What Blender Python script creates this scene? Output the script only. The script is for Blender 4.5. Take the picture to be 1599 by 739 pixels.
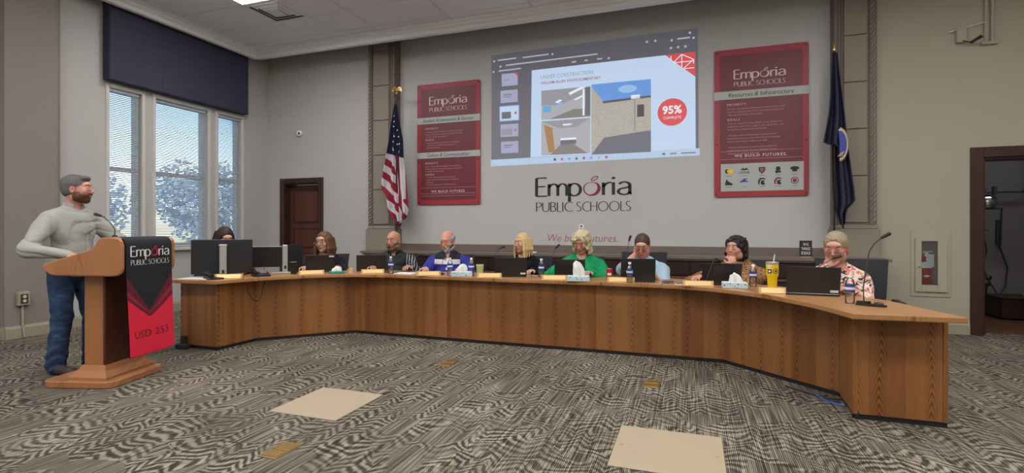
import bpy, bmesh, math, random
import numpy as np
from mathutils import Vector, Matrix
random.seed(7)
SC = bpy.context.scene
for o in list(bpy.data.objects): bpy.data.objects.remove(o)
COL = SC.collection
PI = math.pi
R = math.radians

# ------------------------------------------------------------ camera, world, exposure
FOC = 802.0; EYE = 1.28; YAW = math.atan(280/802.)
cam_d = bpy.data.cameras.new('camera'); cam = bpy.data.objects.new('camera', cam_d); COL.objects.link(cam)
cam_d.sensor_width = 36; cam_d.lens = 36*FOC/1599; cam_d.shift_y = -11.5/1599; cam_d.clip_start = .05; cam_d.clip_end = 300
cam.location = (0, 0, EYE); cam.rotation_euler = (R(90), 0, YAW)
SC.camera = cam
SC.view_settings.view_transform = 'Standard'; SC.view_settings.look = 'None'
SC.view_settings.gamma = 1; SC.view_settings.use_curve_mapping = False
SC.view_settings.exposure = 0.0
W = bpy.data.worlds.new('world'); SC.world = W; W.use_nodes = True
wn = W.node_tree; bgn = wn.nodes['Background']
sky = wn.nodes.new('ShaderNodeTexSky'); sky.sky_type = 'NISHITA'; sky.sun_disc = False
sky.sun_elevation = R(38); sky.sun_rotation = R(120); sky.air_density = 1.2; sky.dust_density = 1.0; sky.ozone_density = 2.0
wn.links.new(sky.outputs[0], bgn.inputs[0]); bgn.inputs[1].default_value = .42
LAMP = 24.5            # emission of the ceiling light diffusers

# ------------------------------------------------------------ materials
MATS = {}
class NB:
    """small node builder"""
    def __init__(s, name):
        s.m = bpy.data.materials.new(name); s.m.use_nodes = True; s.t = s.m.node_tree
        s.b = s.t.nodes['Principled BSDF']; MATS[name] = s.m
    def n(s, typ, **kw):
        x = s.t.nodes.new(typ)
        for k, v in kw.items(): setattr(x, k, v)
        return x
    def l(s, a, b): s.t.links.new(a, b)
    def put(s, sock, v):
        if isinstance(v, bpy.types.NodeSocket): s.l(v, sock)
        elif v is not None: sock.default_value = v
    def M(s, op, a, b=None, c=None, clamp=False):
        x = s.n('ShaderNodeMath', operation=op); x.use_clamp = clamp
        s.put(x.inputs[0], a); s.put(x.inputs[1], b)
        if c is not None: s.put(x.inputs[2], c)
        return x.outputs[0]
    def obj(s):
        t = s.n('ShaderNodeTexCoord'); x = s.n('ShaderNodeSeparateXYZ'); s.l(t.outputs['Object'], x.inputs[0])
        return t.outputs['Object'], x.outputs[0], x.outputs[1], x.outputs[2]
    def xyz(s, a=0., b=0., c=0.):
        x = s.n('ShaderNodeCombineXYZ'); s.put(x.inputs[0], a); s.put(x.inputs[1], b); s.put(x.inputs[2], c); return x.outputs[0]
    def noise(s, vec, scale, detail=2., rough=.5, dim='3D'):
        x = s.n('ShaderNodeTexNoise', noise_dimensions=dim); s.put(x.inputs['Vector'], vec)
        x.inputs['Scale'].default_value = scale; x.inputs['Detail'].default_value = detail; x.inputs['Roughness'].default_value = rough
        return x.outputs[0]
    def vor(s, vec, scale, feature='F1', rnd=1.):
        x = s.n('ShaderNodeTexVoronoi', feature=feature); s.put(x.inputs['Vector'], vec)
        x.inputs['Scale'].default_value = scale; x.inputs['Randomness'].default_value = rnd
        return x
    def mapv(s, vec, scale=(1,1,1), rot=(0,0,0), loc=(0,0,0)):
        x = s.n('ShaderNodeMapping'); s.l(vec, x.inputs[0]); x.inputs['Scale'].default_value = scale
        x.inputs['Rotation'].default_value = rot; x.inputs['Location'].default_value = loc; return x.outputs[0]
    def ramp(s, fac, stops, interp='LINEAR'):
        x = s.n('ShaderNodeValToRGB'); s.put(x.inputs[0], fac); cr = x.color_ramp; cr.interpolation = interp
        while len(cr.elements) < len(stops): cr.elements.new(.5)
        for e, (p, c) in zip(cr.elements, stops): e.position = p; e.color = (*c, 1)
        return x.outputs[0]
    def mix(s, f, a, b, mode='MIX'):
        x = s.n('ShaderNodeMix', data_type='RGBA', blend_type=mode)
        s.put(x.inputs[0], f)
        for i, v in ((6, a), (7, b)):
            s.put(x.inputs[i], v if isinstance(v, bpy.types.NodeSocket) else (*v, 1))
        return x.outputs[2]
    def bump(s, h, strength=.3, dist=.002):
        x = s.n('ShaderNodeBump'); s.l(h, x.inputs['Height']); x.inputs['Strength'].default_value = strength
        x.inputs['Distance'].default_value = dist; s.l(x.outputs[0], s.b.inputs['Normal'])
    def set(s, col=None, rough=None, metal=None, **kw):
        if col is not None: s.put(s.b.inputs['Base Color'], col if isinstance(col, bpy.types.NodeSocket) else (*col, 1))
        if rough is not None: s.put(s.b.inputs['Roughness'], rough)
        if metal is not None: s.b.inputs['Metallic'].default_value = metal
        for k, v in kw.items(): s.put(s.b.inputs[k.replace('_', ' ')], v)
        return s.m
def srgb(r, g, b):
    f = lambda c: c/12.92 if c <= .04045 else ((c+.055)/1.055)**2.4
    return (f(r/255.), f(g/255.), f(b/255.))

def plain(name, col, rough=.6, metal=0., var=.08, scale=30., bump=.0, spec=.5):
    """a plain colour with a little procedural variation"""
    b = NB(name); v, x, y, z = b.obj()
    nz = b.noise(v, scale, 3.)
    c = b.mix(nz, tuple(k*(1-var) for k in col), tuple(min(1, k*(1+var)) for k in col))
    b.set(c, rough, metal, Specular_IOR_Level=spec)
    if bump: b.bump(b.noise(v, scale*6, 2.), bump, .002)
    return b.m
def emit(name, col, st, base=(.5,.5,.5)):
    b = NB(name); b.set(base, .8); b.b.inputs['Emission Color'].default_value = (*col, 1); b.b.inputs['Emission Strength'].default_value = st
    return b.m

WALLC = srgb(184, 182, 178)
plain('wall_paint', WALLC, .75, var=.03, scale=1.2, bump=.05)
plain('wall_white', srgb(192,192,191), .7, var=.02, scale=1.0)
plain('wall_side', srgb(172,166,148), .75, var=.03, scale=1.0, bump=.05)
plain('taupe', srgb(140,131,120), .7, var=.05, scale=3, bump=.08)
plain('taupe_dark', srgb(122,112,102), .7, var=.05, scale=3, bump=.08)
plain('pier_paint', srgb(138,131,123), .75, var=.05, scale=1.5, bump=.05)
plain('trim_paint', srgb(160,150,132), .55, var=.03)
plain('ceiling_tile', srgb(240,239,242), .9, var=.04, scale=60, bump=.3)
plain('ceiling_grid', srgb(190,190,192), .6, var=.02)
plain('crown_paint', srgb(236,236,238), .5, var=.02)
plain('window_frame', srgb(205,202,196), .45, var=.02)
plain('slat_white', srgb(215,220,228), .5, var=.02)
plain('black_plastic', (.012,.012,.014), .42, var=.1)
plain('black_satin', (.02,.02,.022), .3, var=.1)
plain('dark_grey', (.05,.05,.052), .5, var=.1)
plain('silver', (.50,.51,.50), .35, .6, var=.04)
plain('chrome', (.75,.75,.76), .15, 1., var=.02)
plain('gold', srgb(205,170,100), .3, .9, var=.05)
plain('gold_plate', srgb(222,188,128), .38, .25, var=.06, scale=20)
plain('plate_edge', srgb(188,146,90), .5, var=.1)
plain('brass', srgb(165,135,85), .35, .7, var=.12, scale=14)
plain('beige_plate', srgb(168,152,128), .7, var=.04, scale=8)
plain('white_paper', srgb(228,228,232), .8, var=.02)
plain('tissue', srgb(225,228,222), .9, var=.04, scale=12)
plain('tissue_box', srgb(196,214,220), .6, var=.06, scale=40)
plain('teal', srgb(70,150,150), .6, var=.1)
plain('teal_green', srgb(40,140,115), .6, var=.1)
plain('dark_navy', srgb(20,22,50), .6, var=.2)
plain('banner_dark', srgb(112,42,52), .45, var=.05, scale=2)
plain('banner_red', srgb(160,48,64), .45, var=.08, scale=4)
plain('banner_grey', srgb(178,182,180), .5, var=.03)
plain('banner_text', srgb(225,205,205), .6, var=.02)
plain('banner_pink', srgb(205,160,164), .6, var=.02)
plain('ink_black', (.015,.015,.018), .5, var=.02)
plain('ink_maroon', srgb(140,32,55), .5, var=.03)
plain('ink_rose', srgb(160,85,90), .5, var=.03)
plain('yellow', srgb(240,205,20), .4, var=.04)
plain('can_red', srgb(190,20,30), .3, .3, var=.05)
plain('ext_red', srgb(160,20,32), .35, var=.06)
plain('label_white', srgb(225,225,222), .5, var=.03)
plain('label_blue', srgb(50,60,150), .4, var=.1, scale=60)
plain('green_cup', srgb(190,205,130), .4, var=.04)
plain('cream', srgb(225,205,170), .6, var=.03)
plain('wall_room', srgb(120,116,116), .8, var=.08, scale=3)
plain('blue_cable', srgb(60,100,190), .5, var=.03)
plain('tag_white', srgb(215,215,210), .7, var=.03)
plain('skin_eye', (.34,.30,.28), .4, var=.01)
plain('iris', (.03,.02,.015), .2, var=.01)
plain('brow', (.07,.04,.025), .8, var=.2)
plain('boot', (.05,.035,.03), .5, var=.2)
plain('star_white', srgb(215,215,220), .7, var=.02)
plain('credenza', srgb(48,30,26), .4, var=.25, scale=8)
plain('credenza_shelf', srgb(105,72,52), .5, var=.15, scale=8)
plain('rail_strip', srgb(118,104,96), .55, var=.06, scale=3)
plain('chair_fabric', (.012,.013,.018), .75, var=.2, scale=80, bump=.2)
plain('outdoor_ground', srgb(150,158,166), .9, var=.1, scale=.5)
plain('foliage_hazed', srgb(198,208,210), .9, var=.3, scale=3)  # pale tone puts outdoor haze into the leaf colour
plain('brick_far', srgb(150,140,135), .9, var=.1, scale=1)
plain('cloth_black', srgb(24,26,34), .8, var=.1, scale=60, bump=.15)
plain('cloth_maroon', srgb(92,20,36), .75, var=.06, scale=40)
plain('cloth_wine', srgb(140,28,48), .75, var=.06, scale=40)
plain('cloth_red', srgb(222,28,62), .75, var=.05, scale=40, bump=.15)
plain('cloth_white', srgb(225,222,222), .75, var=.02)
plain('cloth_darkred', srgb(170,22,46), .75, var=.05)
emit('light_diffuser', (1.0, .985, .975), LAMP)
emit('added_dim_diffuser', (.95, .95, 1.0), 5.)

def glass_mat(name, tint, transp=.85, rough=.05):
    b = NB(name); t = b.t
    tr = b.n('ShaderNodeBsdfTransparent'); tr.inputs[0].default_value = (*tint, 1)
    gl = b.n('ShaderNodeBsdfGlossy'); gl.inputs['Roughness'].default_value = rough
    fr = b.n('ShaderNodeFresnel'); fr.inputs[0].default_value = 1.45
    mx = b.n('ShaderNodeMixShader'); f = b.M('ADD', fr.outputs[0], 1-transp-.04, clamp=True)
    b.l(f, mx.inputs[0]); b.l(tr.outputs[0], mx.inputs[1]); b.l(gl.outputs[0], mx.inputs[2])
    b.l(mx.outputs[0], t.nodes['Material Output'].inputs[0]); return b.m
glass_mat('pane_glass', (.95,.98,1.), .95)
glass_mat('bottle_plastic', (.93,.95,.96), .82, .2)

def wood(name, c_dark, c_mid, c_light, strip=.21, rough=.38, cath=1., offset=0.):
    b = NB(name); v, x, y, z = b.obj()
    oi = b.n('ShaderNodeObjectInfo').outputs['Random']
    u = b.M('ADD', b.M('ADD', x, b.M('MULTIPLY', y, .31)), b.M('MULTIPLY', oi, 3.7))
    us = b.M('DIVIDE', u, strip)
    idx = b.M('FLOOR', us)
    wn_ = b.n('ShaderNodeTexWhiteNoise', noise_dimensions='1D'); b.l(b.M('ADD', idx, oi), wn_.inputs['W'])
    rnd = wn_.outputs[0]
    wob = b.M('MULTIPLY', b.M('SUBTRACT', b.noise(b.xyz(b.M('MULTIPLY', idx, 7.), 0., z), 2.5, 2.), .5), .35)
    xl = b.M('ADD', b.M('SUBTRACT', b.M('FRACT', us), .5), b.M('ADD', wob, b.M('MULTIPLY', b.M('SUBTRACT', rnd, .5), .5)))
    x2 = b.M('MULTIPLY', xl, xl)
    # nested cathedral figure: rings are contours of height + k * x^2
    ph = b.M('ADD', b.M('MULTIPLY', z, 6.5*cath), b.M('MULTIPLY', b.M('SQRT', b.M('ADD', x2, .0012)), 5.5))
    nz = b.noise(b.xyz(b.M('MULTIPLY', u, 14.), 0., b.M('MULTIPLY', z, 2.2)), 1., 3.)
    ph = b.M('ADD', ph, b.M('ADD', b.M('MULTIPLY', nz, .55), b.M('MULTIPLY', rnd, 3.)))
    ring = b.M('ABSOLUTE', b.M('SUBTRACT', b.M('FRACT', b.M('MULTIPLY', ph, 2.6)), .5))
    ring = b.M('POWER', b.M('MULTIPLY', ring, 2., clamp=True), 2.2)
    fine = b.noise(b.xyz(b.M('MULTIPLY', u, 260.), 0., b.M('MULTIPLY', z, 5.)), 1., 2.)
    broad = b.noise(b.xyz(b.M('MULTIPLY', u, 9.), 0., b.M('MULTIPLY', z, .7)), 1., 2.)
    near = b.M('SUBTRACT', 1., b.M('MULTIPLY', b.M('ABSOLUTE', xl), 4.6), clamp=True)
    f = b.M('ADD', b.M('MULTIPLY', b.M('MULTIPLY', ring, b.M('ADD', near, .03)), .55), b.M('MULTIPLY', fine, .34))
    f = b.M('ADD', f, b.M('ADD', b.M('MULTIPLY', broad, .34), b.M('MULTIPLY', b.M('SUBTRACT', rnd, .5), .22)), clamp=True)
    c = b.ramp(f, [(.12, c_light), (.45, c_mid), (.85, c_dark)])
    b.set(c, rough, Specular_IOR_Level=.4); b.bump(fine, .12, .001)
    return b.m
wood('oak_panel', srgb(84,46,22), srgb(132,84,46), srgb(158,110,66))
wood('oak_top', srgb(120,78,44), srgb(160,114,72), srgb(178,132,88), strip=.4, rough=.3, cath=.3)
wood('podium_wood', srgb(150,98,62), srgb(166,112,74), srgb(176,124,84), strip=.5, rough=.35, cath=.25)
wood('podium_dark', srgb(66,34,24), srgb(86,46,34), srgb(100,58,42), strip=.5, rough=.35, cath=.4)
wood('door_wood', srgb(50,24,20), srgb(84,46,38), srgb(100,58,48), strip=.3, rough=.4)
wood('door_trim', srgb(40,22,20), srgb(60,36,32), srgb(74,46,40), strip=.5, rough=.4)
wood('room_floor', srgb(60,38,26), srgb(92,60,42), srgb(110,76,54), strip=.1, rough=.4)

def carpet():
    b = NB('carpet'); v, x, y, z = b.obj()
    warp = b.noise(b.mapv(v, (1,1,1)), 3.2, 2.)
    wx = b.M('ADD', x, b.M('MULTIPLY', b.M('SUBTRACT', warp, .5), .05))
    # woven cells: each cell takes one of a few band directions
    ce = b.vor(b.mapv(v, (1.0, 1.0, 1)), 5.0, rnd=.9)
    sp = b.n('ShaderNodeSeparateColor'); b.l(ce.outputs['Color'], sp.inputs[0])
    k = b.M('FLOOR', b.M('MULTIPLY', sp.outputs[0], 3.999))
    ang = b.M('ADD', b.M('MULTIPLY', k, R(21)), R(58))
    ca, sa = b.M('COSINE', ang), b.M('SINE', ang)
    q = b.M('ADD', b.M('MULTIPLY', x, ca), b.M('MULTIPLY', y, sa))
    q = b.M('ADD', q, b.M('ADD', b.M('MULTIPLY', b.noise(v, 9., 2.), .085), b.M('MULTIPLY', b.noise(b.xyz(b.M('MULTIPLY', x, 95.), b.M('MULTIPLY', y, 12.)), 1., 1.), .050)))
    tr = b.M('MULTIPLY', b.M('ABSOLUTE', b.M('SUBTRACT', b.M('FRACT', b.M('ADD', b.M('DIVIDE', x, .23), b.M('MULTIPLY', b.noise(v, 2.6, 1.), 2.2))), .5)), 2.)
    rag = b.M('MULTIPLY', b.noise(b.xyz(b.M('MULTIPLY', x, 95.), b.M('MULTIPLY', y, 12.)), 1., 1.), .030)
    q = b.M('ADD', b.M('ADD', y, b.M('MULTIPLY', tr, .095)), b.M('ADD', rag, b.M('ADD', b.M('MULTIPLY', b.noise(v, 7., 2.), .05), b.M('MULTIPLY', k, .021))))
    band = b.M('MULTIPLY', b.M('SINE', b.M('MULTIPLY', q, 2*PI/.066)), 1.5)
    band = b.M('MAXIMUM', b.M('MINIMUM', band, 1.), -1.)
    amp = b.M('ADD', b.M('MULTIPLY', sp.outputs[1], .75), .35)
    band = b.M('MULTIPLY', band, b.M('MULTIPLY', amp, b.M('GREATER_THAN', sp.outputs[2], .22)))
    # tufted lines along y
    jit = b.M('MULTIPLY', b.M('SUBTRACT', b.noise(b.xyz(b.M('MULTIPLY', x, 30.), b.M('MULTIPLY', y, 5.)), 1., 2.), .5), .006)
    ln = b.M('SINE', b.M('MULTIPLY', b.M('ADD', x, jit), 2*PI/.0105))
    row = b.noise(b.xyz(b.M('MULTIPLY', x, 85.), b.M('MULTIPLY', y, 2.2), 3.), 1., 1.)
    tuft = b.noise(v, 420., 1.)
    f = b.M('ADD', b.M('MULTIPLY', ln, .16), b.M('MULTIPLY', band, .21))
    f = b.M('ADD', f, b.M('MULTIPLY', b.M('SUBTRACT', row, .5), .95))
    f = b.M('ADD', f, b.M('MULTIPLY', b.M('SUBTRACT', tuft, .5), .35))
    big = b.M('MULTIPLY', b.M('SUBTRACT', b.noise(v, 1.1, 2.), .5), .35)
    f = b.M('ADD', b.M('ADD', f, big), .50, clamp=True)
    c = b.ramp(f, [(.20, srgb(42,36,34)), (.46, srgb(82,75,68)), (.64, srgb(128,120,107)), (.88, srgb(168,160,143))])
    b.set(c, .95, Specular_IOR_Level=.15); b.bump(f, .4, .004)
carpet()

def valance_mat():
    b = NB('navy_fabric'); v, x, y, z = b.obj()
    f = b.noise(b.mapv(v, (1,1,14)), 3., 3.); g = b.noise(v, 1.2, 2.)
    c = b.mix(b.M('ADD', b.M('MULTIPLY', f, .5), b.M('MULTIPLY', g, .5)), srgb(38,38,56), srgb(66,66,88))
    b.set(c, .85)
valance_mat()

def jeans_mat():
    b = NB('denim'); v, x, y, z = b.obj()
    f = b.noise(v, 9., 4.); g = b.noise(b.mapv(v, (1,1,3)), 14., 2.)
    c = b.ramp(b.M('ADD', b.M('MULTIPLY', f, .6), b.M('MULTIPLY', g, .4)), [(.3, srgb(24,38,62)), (.55, srgb(44,68,104)), (.8, srgb(84,112,150))])
    b.set(c, .85); b.bump(b.noise(v, 22., 3.), .5, .01)
jeans_mat()
def shirt_plain(name, c1, c2, wr=.6, sc=10.):
    b = NB(name); v, x, y, z = b.obj()
    g = b.noise(v, 160., 1.); f = b.noise(v, 5., 3.)
    c = b.mix(b.M('ADD', b.M('MULTIPLY', f, .5), b.M('MULTIPLY', g, .5)), c1, c2)
    b.set(c, .85, Specular_IOR_Level=.2); b.bump(b.noise(b.mapv(v, (1,1,1.6)), sc, 3.), wr, .02)
shirt_plain('shirt_grey', srgb(146,146,140), srgb(176,176,168))
shirt_plain('shirt_blue', srgb(150,178,200), srgb(176,202,220))
shirt_plain('shirt_green', srgb(14,120,72), srgb(34,160,102))
shirt_plain('shirt_black', srgb(14,14,18), srgb(28,28,34))
shirt_plain('blazer', srgb(22,22,30), srgb(40,40,50))
shirt_plain('pink_top', srgb(190,140,160), srgb(220,176,190))
shirt_plain('dark_cardigan', srgb(24,24,30), srgb(44,42,50))
def jacket_stripe():
    b = NB('jacket_stripes'); v, x, y, z = b.obj()
    g = b.M('SINE', b.M('MULTIPLY', b.M('ADD', x, b.M('MULTIPLY', b.noise(v, 5., 2.), .06)), 2*PI/.033))
    m = b.M('MULTIPLY', b.M('GREATER_THAN', g, .82), b.M('GREATER_THAN', x, .155))
    m = b.M('MULTIPLY', m, b.M('LESS_THAN', z, 1.0))
    c = b.mix(m, srgb(20,20,24), srgb(190,195,200)); b.set(c, .7); b.bump(b.noise(v, 9., 2.), .4, .02)
jacket_stripe()
def polo_mat():
    b = NB('polo_blocks'); v, x, y, z = b.obj()
    ax = b.M('ABSOLUTE', x)
    inner = b.M('LESS_THAN', ax, .165)
    top = b.M('GREATER_THAN', z, .895)
    band = b.M('MULTIPLY', b.M('GREATER_THAN', z, .835), b.M('LESS_THAN', z, .895))
    blk = b.M('MULTIPLY', inner, top); whi = b.M('MULTIPLY', inner, band)
    c = b.mix(blk, srgb(42,48,140), srgb(22,22,30)); c = b.mix(whi, c, srgb(205,205,215))
    b.set(c, .8); b.bump(b.noise(v, 9., 2.), .4, .02)
polo_mat()
def leopard():
    b = NB('leopard_print'); v, x, y, z = b.obj()
    w = b.n('ShaderNodeVectorMath', operation='ADD'); b.l(v, w.inputs[0])
    nn = b.n('ShaderNodeTexNoise'); nn.inputs['Scale'].default_value = 20; b.l(v, nn.inputs['Vector'])
    sc = b.n('ShaderNodeVectorMath', operation='SCALE'); b.l(nn.outputs['Color'], sc.inputs[0]); sc.inputs['Scale'].default_value = .03
    b.l(sc.outputs[0], w.inputs[1])
    d = b.vor(w.outputs[0], 46.).outputs['Distance']
    c = b.ramp(d, [(.0, srgb(30,18,14)), (.30, srgb(36,22,16)), (.40, srgb(150,100,58)), (.62, srgb(176,128,80)), (.75, srgb(60,36,24))])
    b.set(c, .8)
leopard()
def floral():
    b = NB('floral_print'); v, x, y, z = b.obj()
    nn = b.n('ShaderNodeTexNoise'); nn.inputs['Scale'].default_value = 6; b.l(v, nn.inputs['Vector'])
    sc = b.n('ShaderNodeVectorMath', operation='SCALE'); b.l(nn.outputs['Color'], sc.inputs[0]); sc.inputs['Scale'].default_value = .25
    w = b.n('ShaderNodeVectorMath', operation='ADD'); b.l(v, w.inputs[0]); b.l(sc.outputs[0], w.inputs[1])
    a = b.noise(b.mapv(w.outputs[0], (1,1,3.2), (0,.6,0)), 17., 1.)
    a2 = b.noise(b.mapv(w.outputs[0], (1,1,3.0), (.3,.9,0), (5,2,1)), 17., 1.)
    bb = b.noise(b.mapv(w.outputs[0], (1,1,3.6), (0,-.7,0), (3,1,2)), 17., 1.)
    base = b.mix(b.M('GREATER_THAN', a, .56), srgb(226,212,198), srgb(206,150,122))
    base = b.mix(b.M('GREATER_THAN', a2, .60), base, srgb(224,92,98))
    b.set(b.mix(b.M('GREATER_THAN', bb, .585), base, srgb(38,34,42)), .75)
floral()
def vcol(name, rough=.5, sss=0.):
    b = NB(name); a = b.n('ShaderNodeVertexColor'); a.layer_name = 'Col'
    v, x, y, z = b.obj(); n_ = b.noise(v, 40., 3.)
    m = b.mix(b.M('MULTIPLY', n_, .25), a.outputs[0], (.5,.2,.14), 'MULTIPLY') if False else a.outputs[0]
    b.set(m, rough, Specular_IOR_Level=.35); b.bump(n_, .15, .002); return b.m
vcol('skin')
def hair(name, c1, c2, sc=1.):
    b = NB(name); v, x, y, z = b.obj()
    f = b.noise(b.mapv(v, (1,1,.12)), 130.*sc, 2.); g = b.noise(v, 12., 2.)
    c = b.mix(b.M('ADD', b.M('MULTIPLY', f, .6), b.M('MULTIPLY', g, .4)), c1, c2)
    b.set(c, .5, Specular_IOR_Level=.35); b.bump(f, .8, .006)
hair('hair_dark', srgb(22,16,18), srgb(66,46,42))
hair('hair_brown', srgb(44,28,20), srgb(130,92,62))
hair('hair_white', srgb(120,115,112), srgb(205,202,200))
hair('hair_blonde', srgb(150,112,58), srgb(238,212,150))
hair('hair_ashblonde', srgb(140,118,84), srgb(236,222,186))
hair('hair_greyblonde', srgb(96,84,64), srgb(184,170,140))
hair('hair_short', srgb(40,32,26), srgb(88,72,58))
hair('hair_curly', srgb(14,12,14), srgb(52,44,46))
hair('hair_salt', srgb(54,50,48), srgb(120,116,112))
hair('beard_brown', srgb(60,36,26), srgb(110,72,54))
hair('beard_grey', srgb(160,150,145), srgb(220,216,212))
MT = MATS

# ------------------------------------------------------------ object helpers
def link(name, me, mat, parent=None, smooth=False):
    o = bpy.data.objects.new(name, me); COL.objects.link(o)
    if mat is not None:
        for m in (mat if isinstance(mat, (list, tuple)) else [mat]): me.materials.append(MT[m] if isinstance(m, str) else m)
    if parent is not None: o.parent = parent
    if smooth and len(me.polygons): me.polygons.foreach_set('use_smooth', [True]*len(me.polygons))
    return o
def tag(o, label, cat, group=None, kind=None):
    o['label'] = label; o['category'] = cat
    if group: o['group'] = group
    if kind: o['kind'] = kind
    return o
def thing(name, label, cat, loc=(0,0,0), rz=0, group=None):
    o = bpy.data.objects.new(name, None); COL.objects.link(o); o.empty_display_size = .1
    o.location = loc; o.rotation_euler = (0, 0, rz); return tag(o, label, cat, group)
class MB:
    def __init__(s): s.v = []; s.f = []; s.mi = []; s.M = None; s.m = 0
    def add(s, vs, fs):
        n = len(s.v)
        if s.M is not None: vs = [tuple(s.M @ Vector(p)) for p in vs]
        s.v += [tuple(p) for p in vs]; s.f += [tuple(i+n for i in f) for f in fs]; s.mi += [s.m]*len(fs); return s
    def box(s, x0, x1, y0, y1, z0, z1, bev=0.):
        if bev <= 0:
            v = [(x,y,z) for z in (z0,z1) for y in (y0,y1) for x in (x0,x1)]
            return s.add(v, [(0,2,3,1),(4,5,7,6),(0,1,5,4),(2,6,7,3),(0,4,6,2),(1,3,7,5)])
        b = min(bev, (x1-x0)/2.01, (y1-y0)/2.01, (z1-z0)/2.01); vs = []; 
        for sx in (0,1):
            for sy in (0,1):
                for sz in (0,1):
                    X, Y, Z = (x0,x1)[sx], (y0,y1)[sy], (z0,z1)[sz]
                    dx, dy, dz = (b,-b)[sx], (b,-b)[sy], (b,-b)[sz]
                    vs += [(X, Y+dy, Z+dz), (X+dx, Y, Z+dz), (X+dx, Y+dy, Z)]
        I = lambda a,b_,c,k: (a*4+b_*2+c)*3+k
        fs = []
        def q(*t):
            fs.append(t)
        for a in (0,1):
            q(*( [I(a,0,0,0),I(a,0,1,0),I(a,1,1,0),I(a,1,0,0)] if a==0 else [I(a,0,0,0),I(a,1,0,0),I(a,1,1,0),I(a,0,1,0)]))
            q(*( [I(0,a,0,1),I(1,a,0,1),I(1,a,1,1),I(0,a,1,1)] if a==0 else [I(0,a,0,1),I(0,a,1,1),I(1,a,1,1),I(1,a,0,1)]))
            q(*( [I(0,0,a,2),I(0,1,a,2),I(1,1,a,2),I(1,0,a,2)] if a==0 else [I(0,0,a,2),I(1,0,a,2),I(1,1,a,2),I(0,1,a,2)]))
        for a in (0,1):
            for c in (0,1):
                q(I(0,a,c,1),I(1,a,c,1),I(1,a,c,2),I(0,a,c,2))
                q(I(a,0,c,0),I(a,1,c,0),I(a,1,c,2),I(a,0,c,2))
                q(I(a,c,0,0),I(a,c,1,0),I(a,c,1,1),I(a,c,0,1))
        for a in (0,1):
            for c in (0,1):
                for e in (0,1): q(I(a,c,e,0),I(a,c,e,1),I(a,c,e,2))
        return s.add(vs, fs)
    def prism(s, poly, z0, z1, axis='z'):
        n = len(poly)
        if axis == 'z': vs = [(x,y,z0) for x,y in poly]+[(x,y,z1) for x,y in poly]
        elif axis == 'y': vs = [(x,z0,y) for x,y in poly]+[(x,z1,y) for x,y in poly]
        else: vs = [(z0,x,y) for x,y in poly]+[(z1,x,y) for x,y in poly]
        return s.add(vs, [tuple(range(n))[::-1], tuple(range(n, 2*n))]+[(i,(i+1)%n,(i+1)%n+n,i+n) for i in range(n)])
    def tube(s, pts, r, seg=8, cap=True):
        pts = [Vector(p) for p in pts]; n = len(pts); rs = r if isinstance(r, (list, tuple)) else [r]*n
        vs = []; up = None
        for i, p in enumerate(pts):
            t = (pts[min(i+1,n-1)]-pts[max(i-1,0)]).normalized()
            if up is None: up = Vector((0,0,1)) if abs(t.z) < .9 else Vector((1,0,0))
            a = t.cross(up).normalized(); b = a.cross(t).normalized(); up = b
            for k in range(seg):
                an = 2*PI*k/seg; vs.append(p+(a*math.cos(an)+b*math.sin(an))*rs[i])
        fs = [(i*seg+k, i*seg+(k+1)%seg, (i+1)*seg+(k+1)%seg, (i+1)*seg+k) for i in range(n-1) for k in range(seg)]
        if cap: fs += [tuple(range(seg))[::-1], tuple(range((n-1)*seg, n*seg))]
        return s.add(vs, fs)
    def lathe(s, prof, seg=16, c=(0,0,0), sx=1., sy=1.):
        vs = []; n = len(prof)
        for r, z in prof:
            for k in range(seg): a = 2*PI*k/seg; vs.append((c[0]+r*math.cos(a)*sx, c[1]+r*math.sin(a)*sy, c[2]+z))
        fs = [(i*seg+k, i*seg+(k+1)%seg, (i+1)*seg+(k+1)%seg, (i+1)*seg+k) for i in range(n-1) for k in range(seg)]
        fs += [tuple(range(seg))[::-1], tuple(range((n-1)*seg, n*seg))]
        return s.add(vs, fs)
    def ball(s, c, r, seg=10, ring=7):
        r = r if isinstance(r, (tuple, list)) else (r,r,r)
        vs = [(c[0], c[1], c[2]-r[2])]
        for i in range(1, ring):
            t = PI*i/ring
            for k in range(seg): a = 2*PI*k/seg; vs.append((c[0]+r[0]*math.sin(t)*math.cos(a), c[1]+r[1]*math.sin(t)*math.sin(a), c[2]-r[2]*math.cos(t)))
        vs.append((c[0], c[1], c[2]+r[2])); L = len(vs)-1
        fs = [(0, 1+(k+1)%seg, 1+k) for k in range(seg)]
        for i in range(ring-2):
            o = 1+i*seg
            fs += [(o+k, o+(k+1)%seg, o+seg+(k+1)%seg, o+seg+k) for k in range(seg)]
        o = 1+(ring-2)*seg; fs += [(o+k, o+(k+1)%seg, L) for k in range(seg)]
        return s.add(vs, fs)
    def grid(s, fn, nu, nv, close=False):
        vs = [fn(i/(nu-1.), j/(nv-1.)) for i in range(nu) for j in range(nv)]
        return s.add(vs, [(i*nv+j, (i+1)*nv+j, (i+1)*nv+j+1, i*nv+j+1) for i in range(nu-1) for j in range(nv-1)])
    def build(s, name, mat, parent=None, smooth=False, loc=None, rz=None):
        me = bpy.data.meshes.new(name); me.from_pydata(s.v, [], s.f)
        o = link(name, me, mat, parent, False)
        if any(s.mi): me.polygons.foreach_set('material_index', s.mi)
        bm = bmesh.new(); bm.from_mesh(me); bmesh.ops.recalc_face_normals(bm, faces=bm.faces); bm.to_mesh(me); bm.free()
        if smooth:
            try: me.polygons.foreach_set('use_smooth', [True]*len(me.polygons)); me.set_sharp_from_angle(angle=R(40))
            except Exception: pass
        if loc is not None: o.location = loc
        if rz is not None: o.rotation_euler = (0,0,rz)
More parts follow.
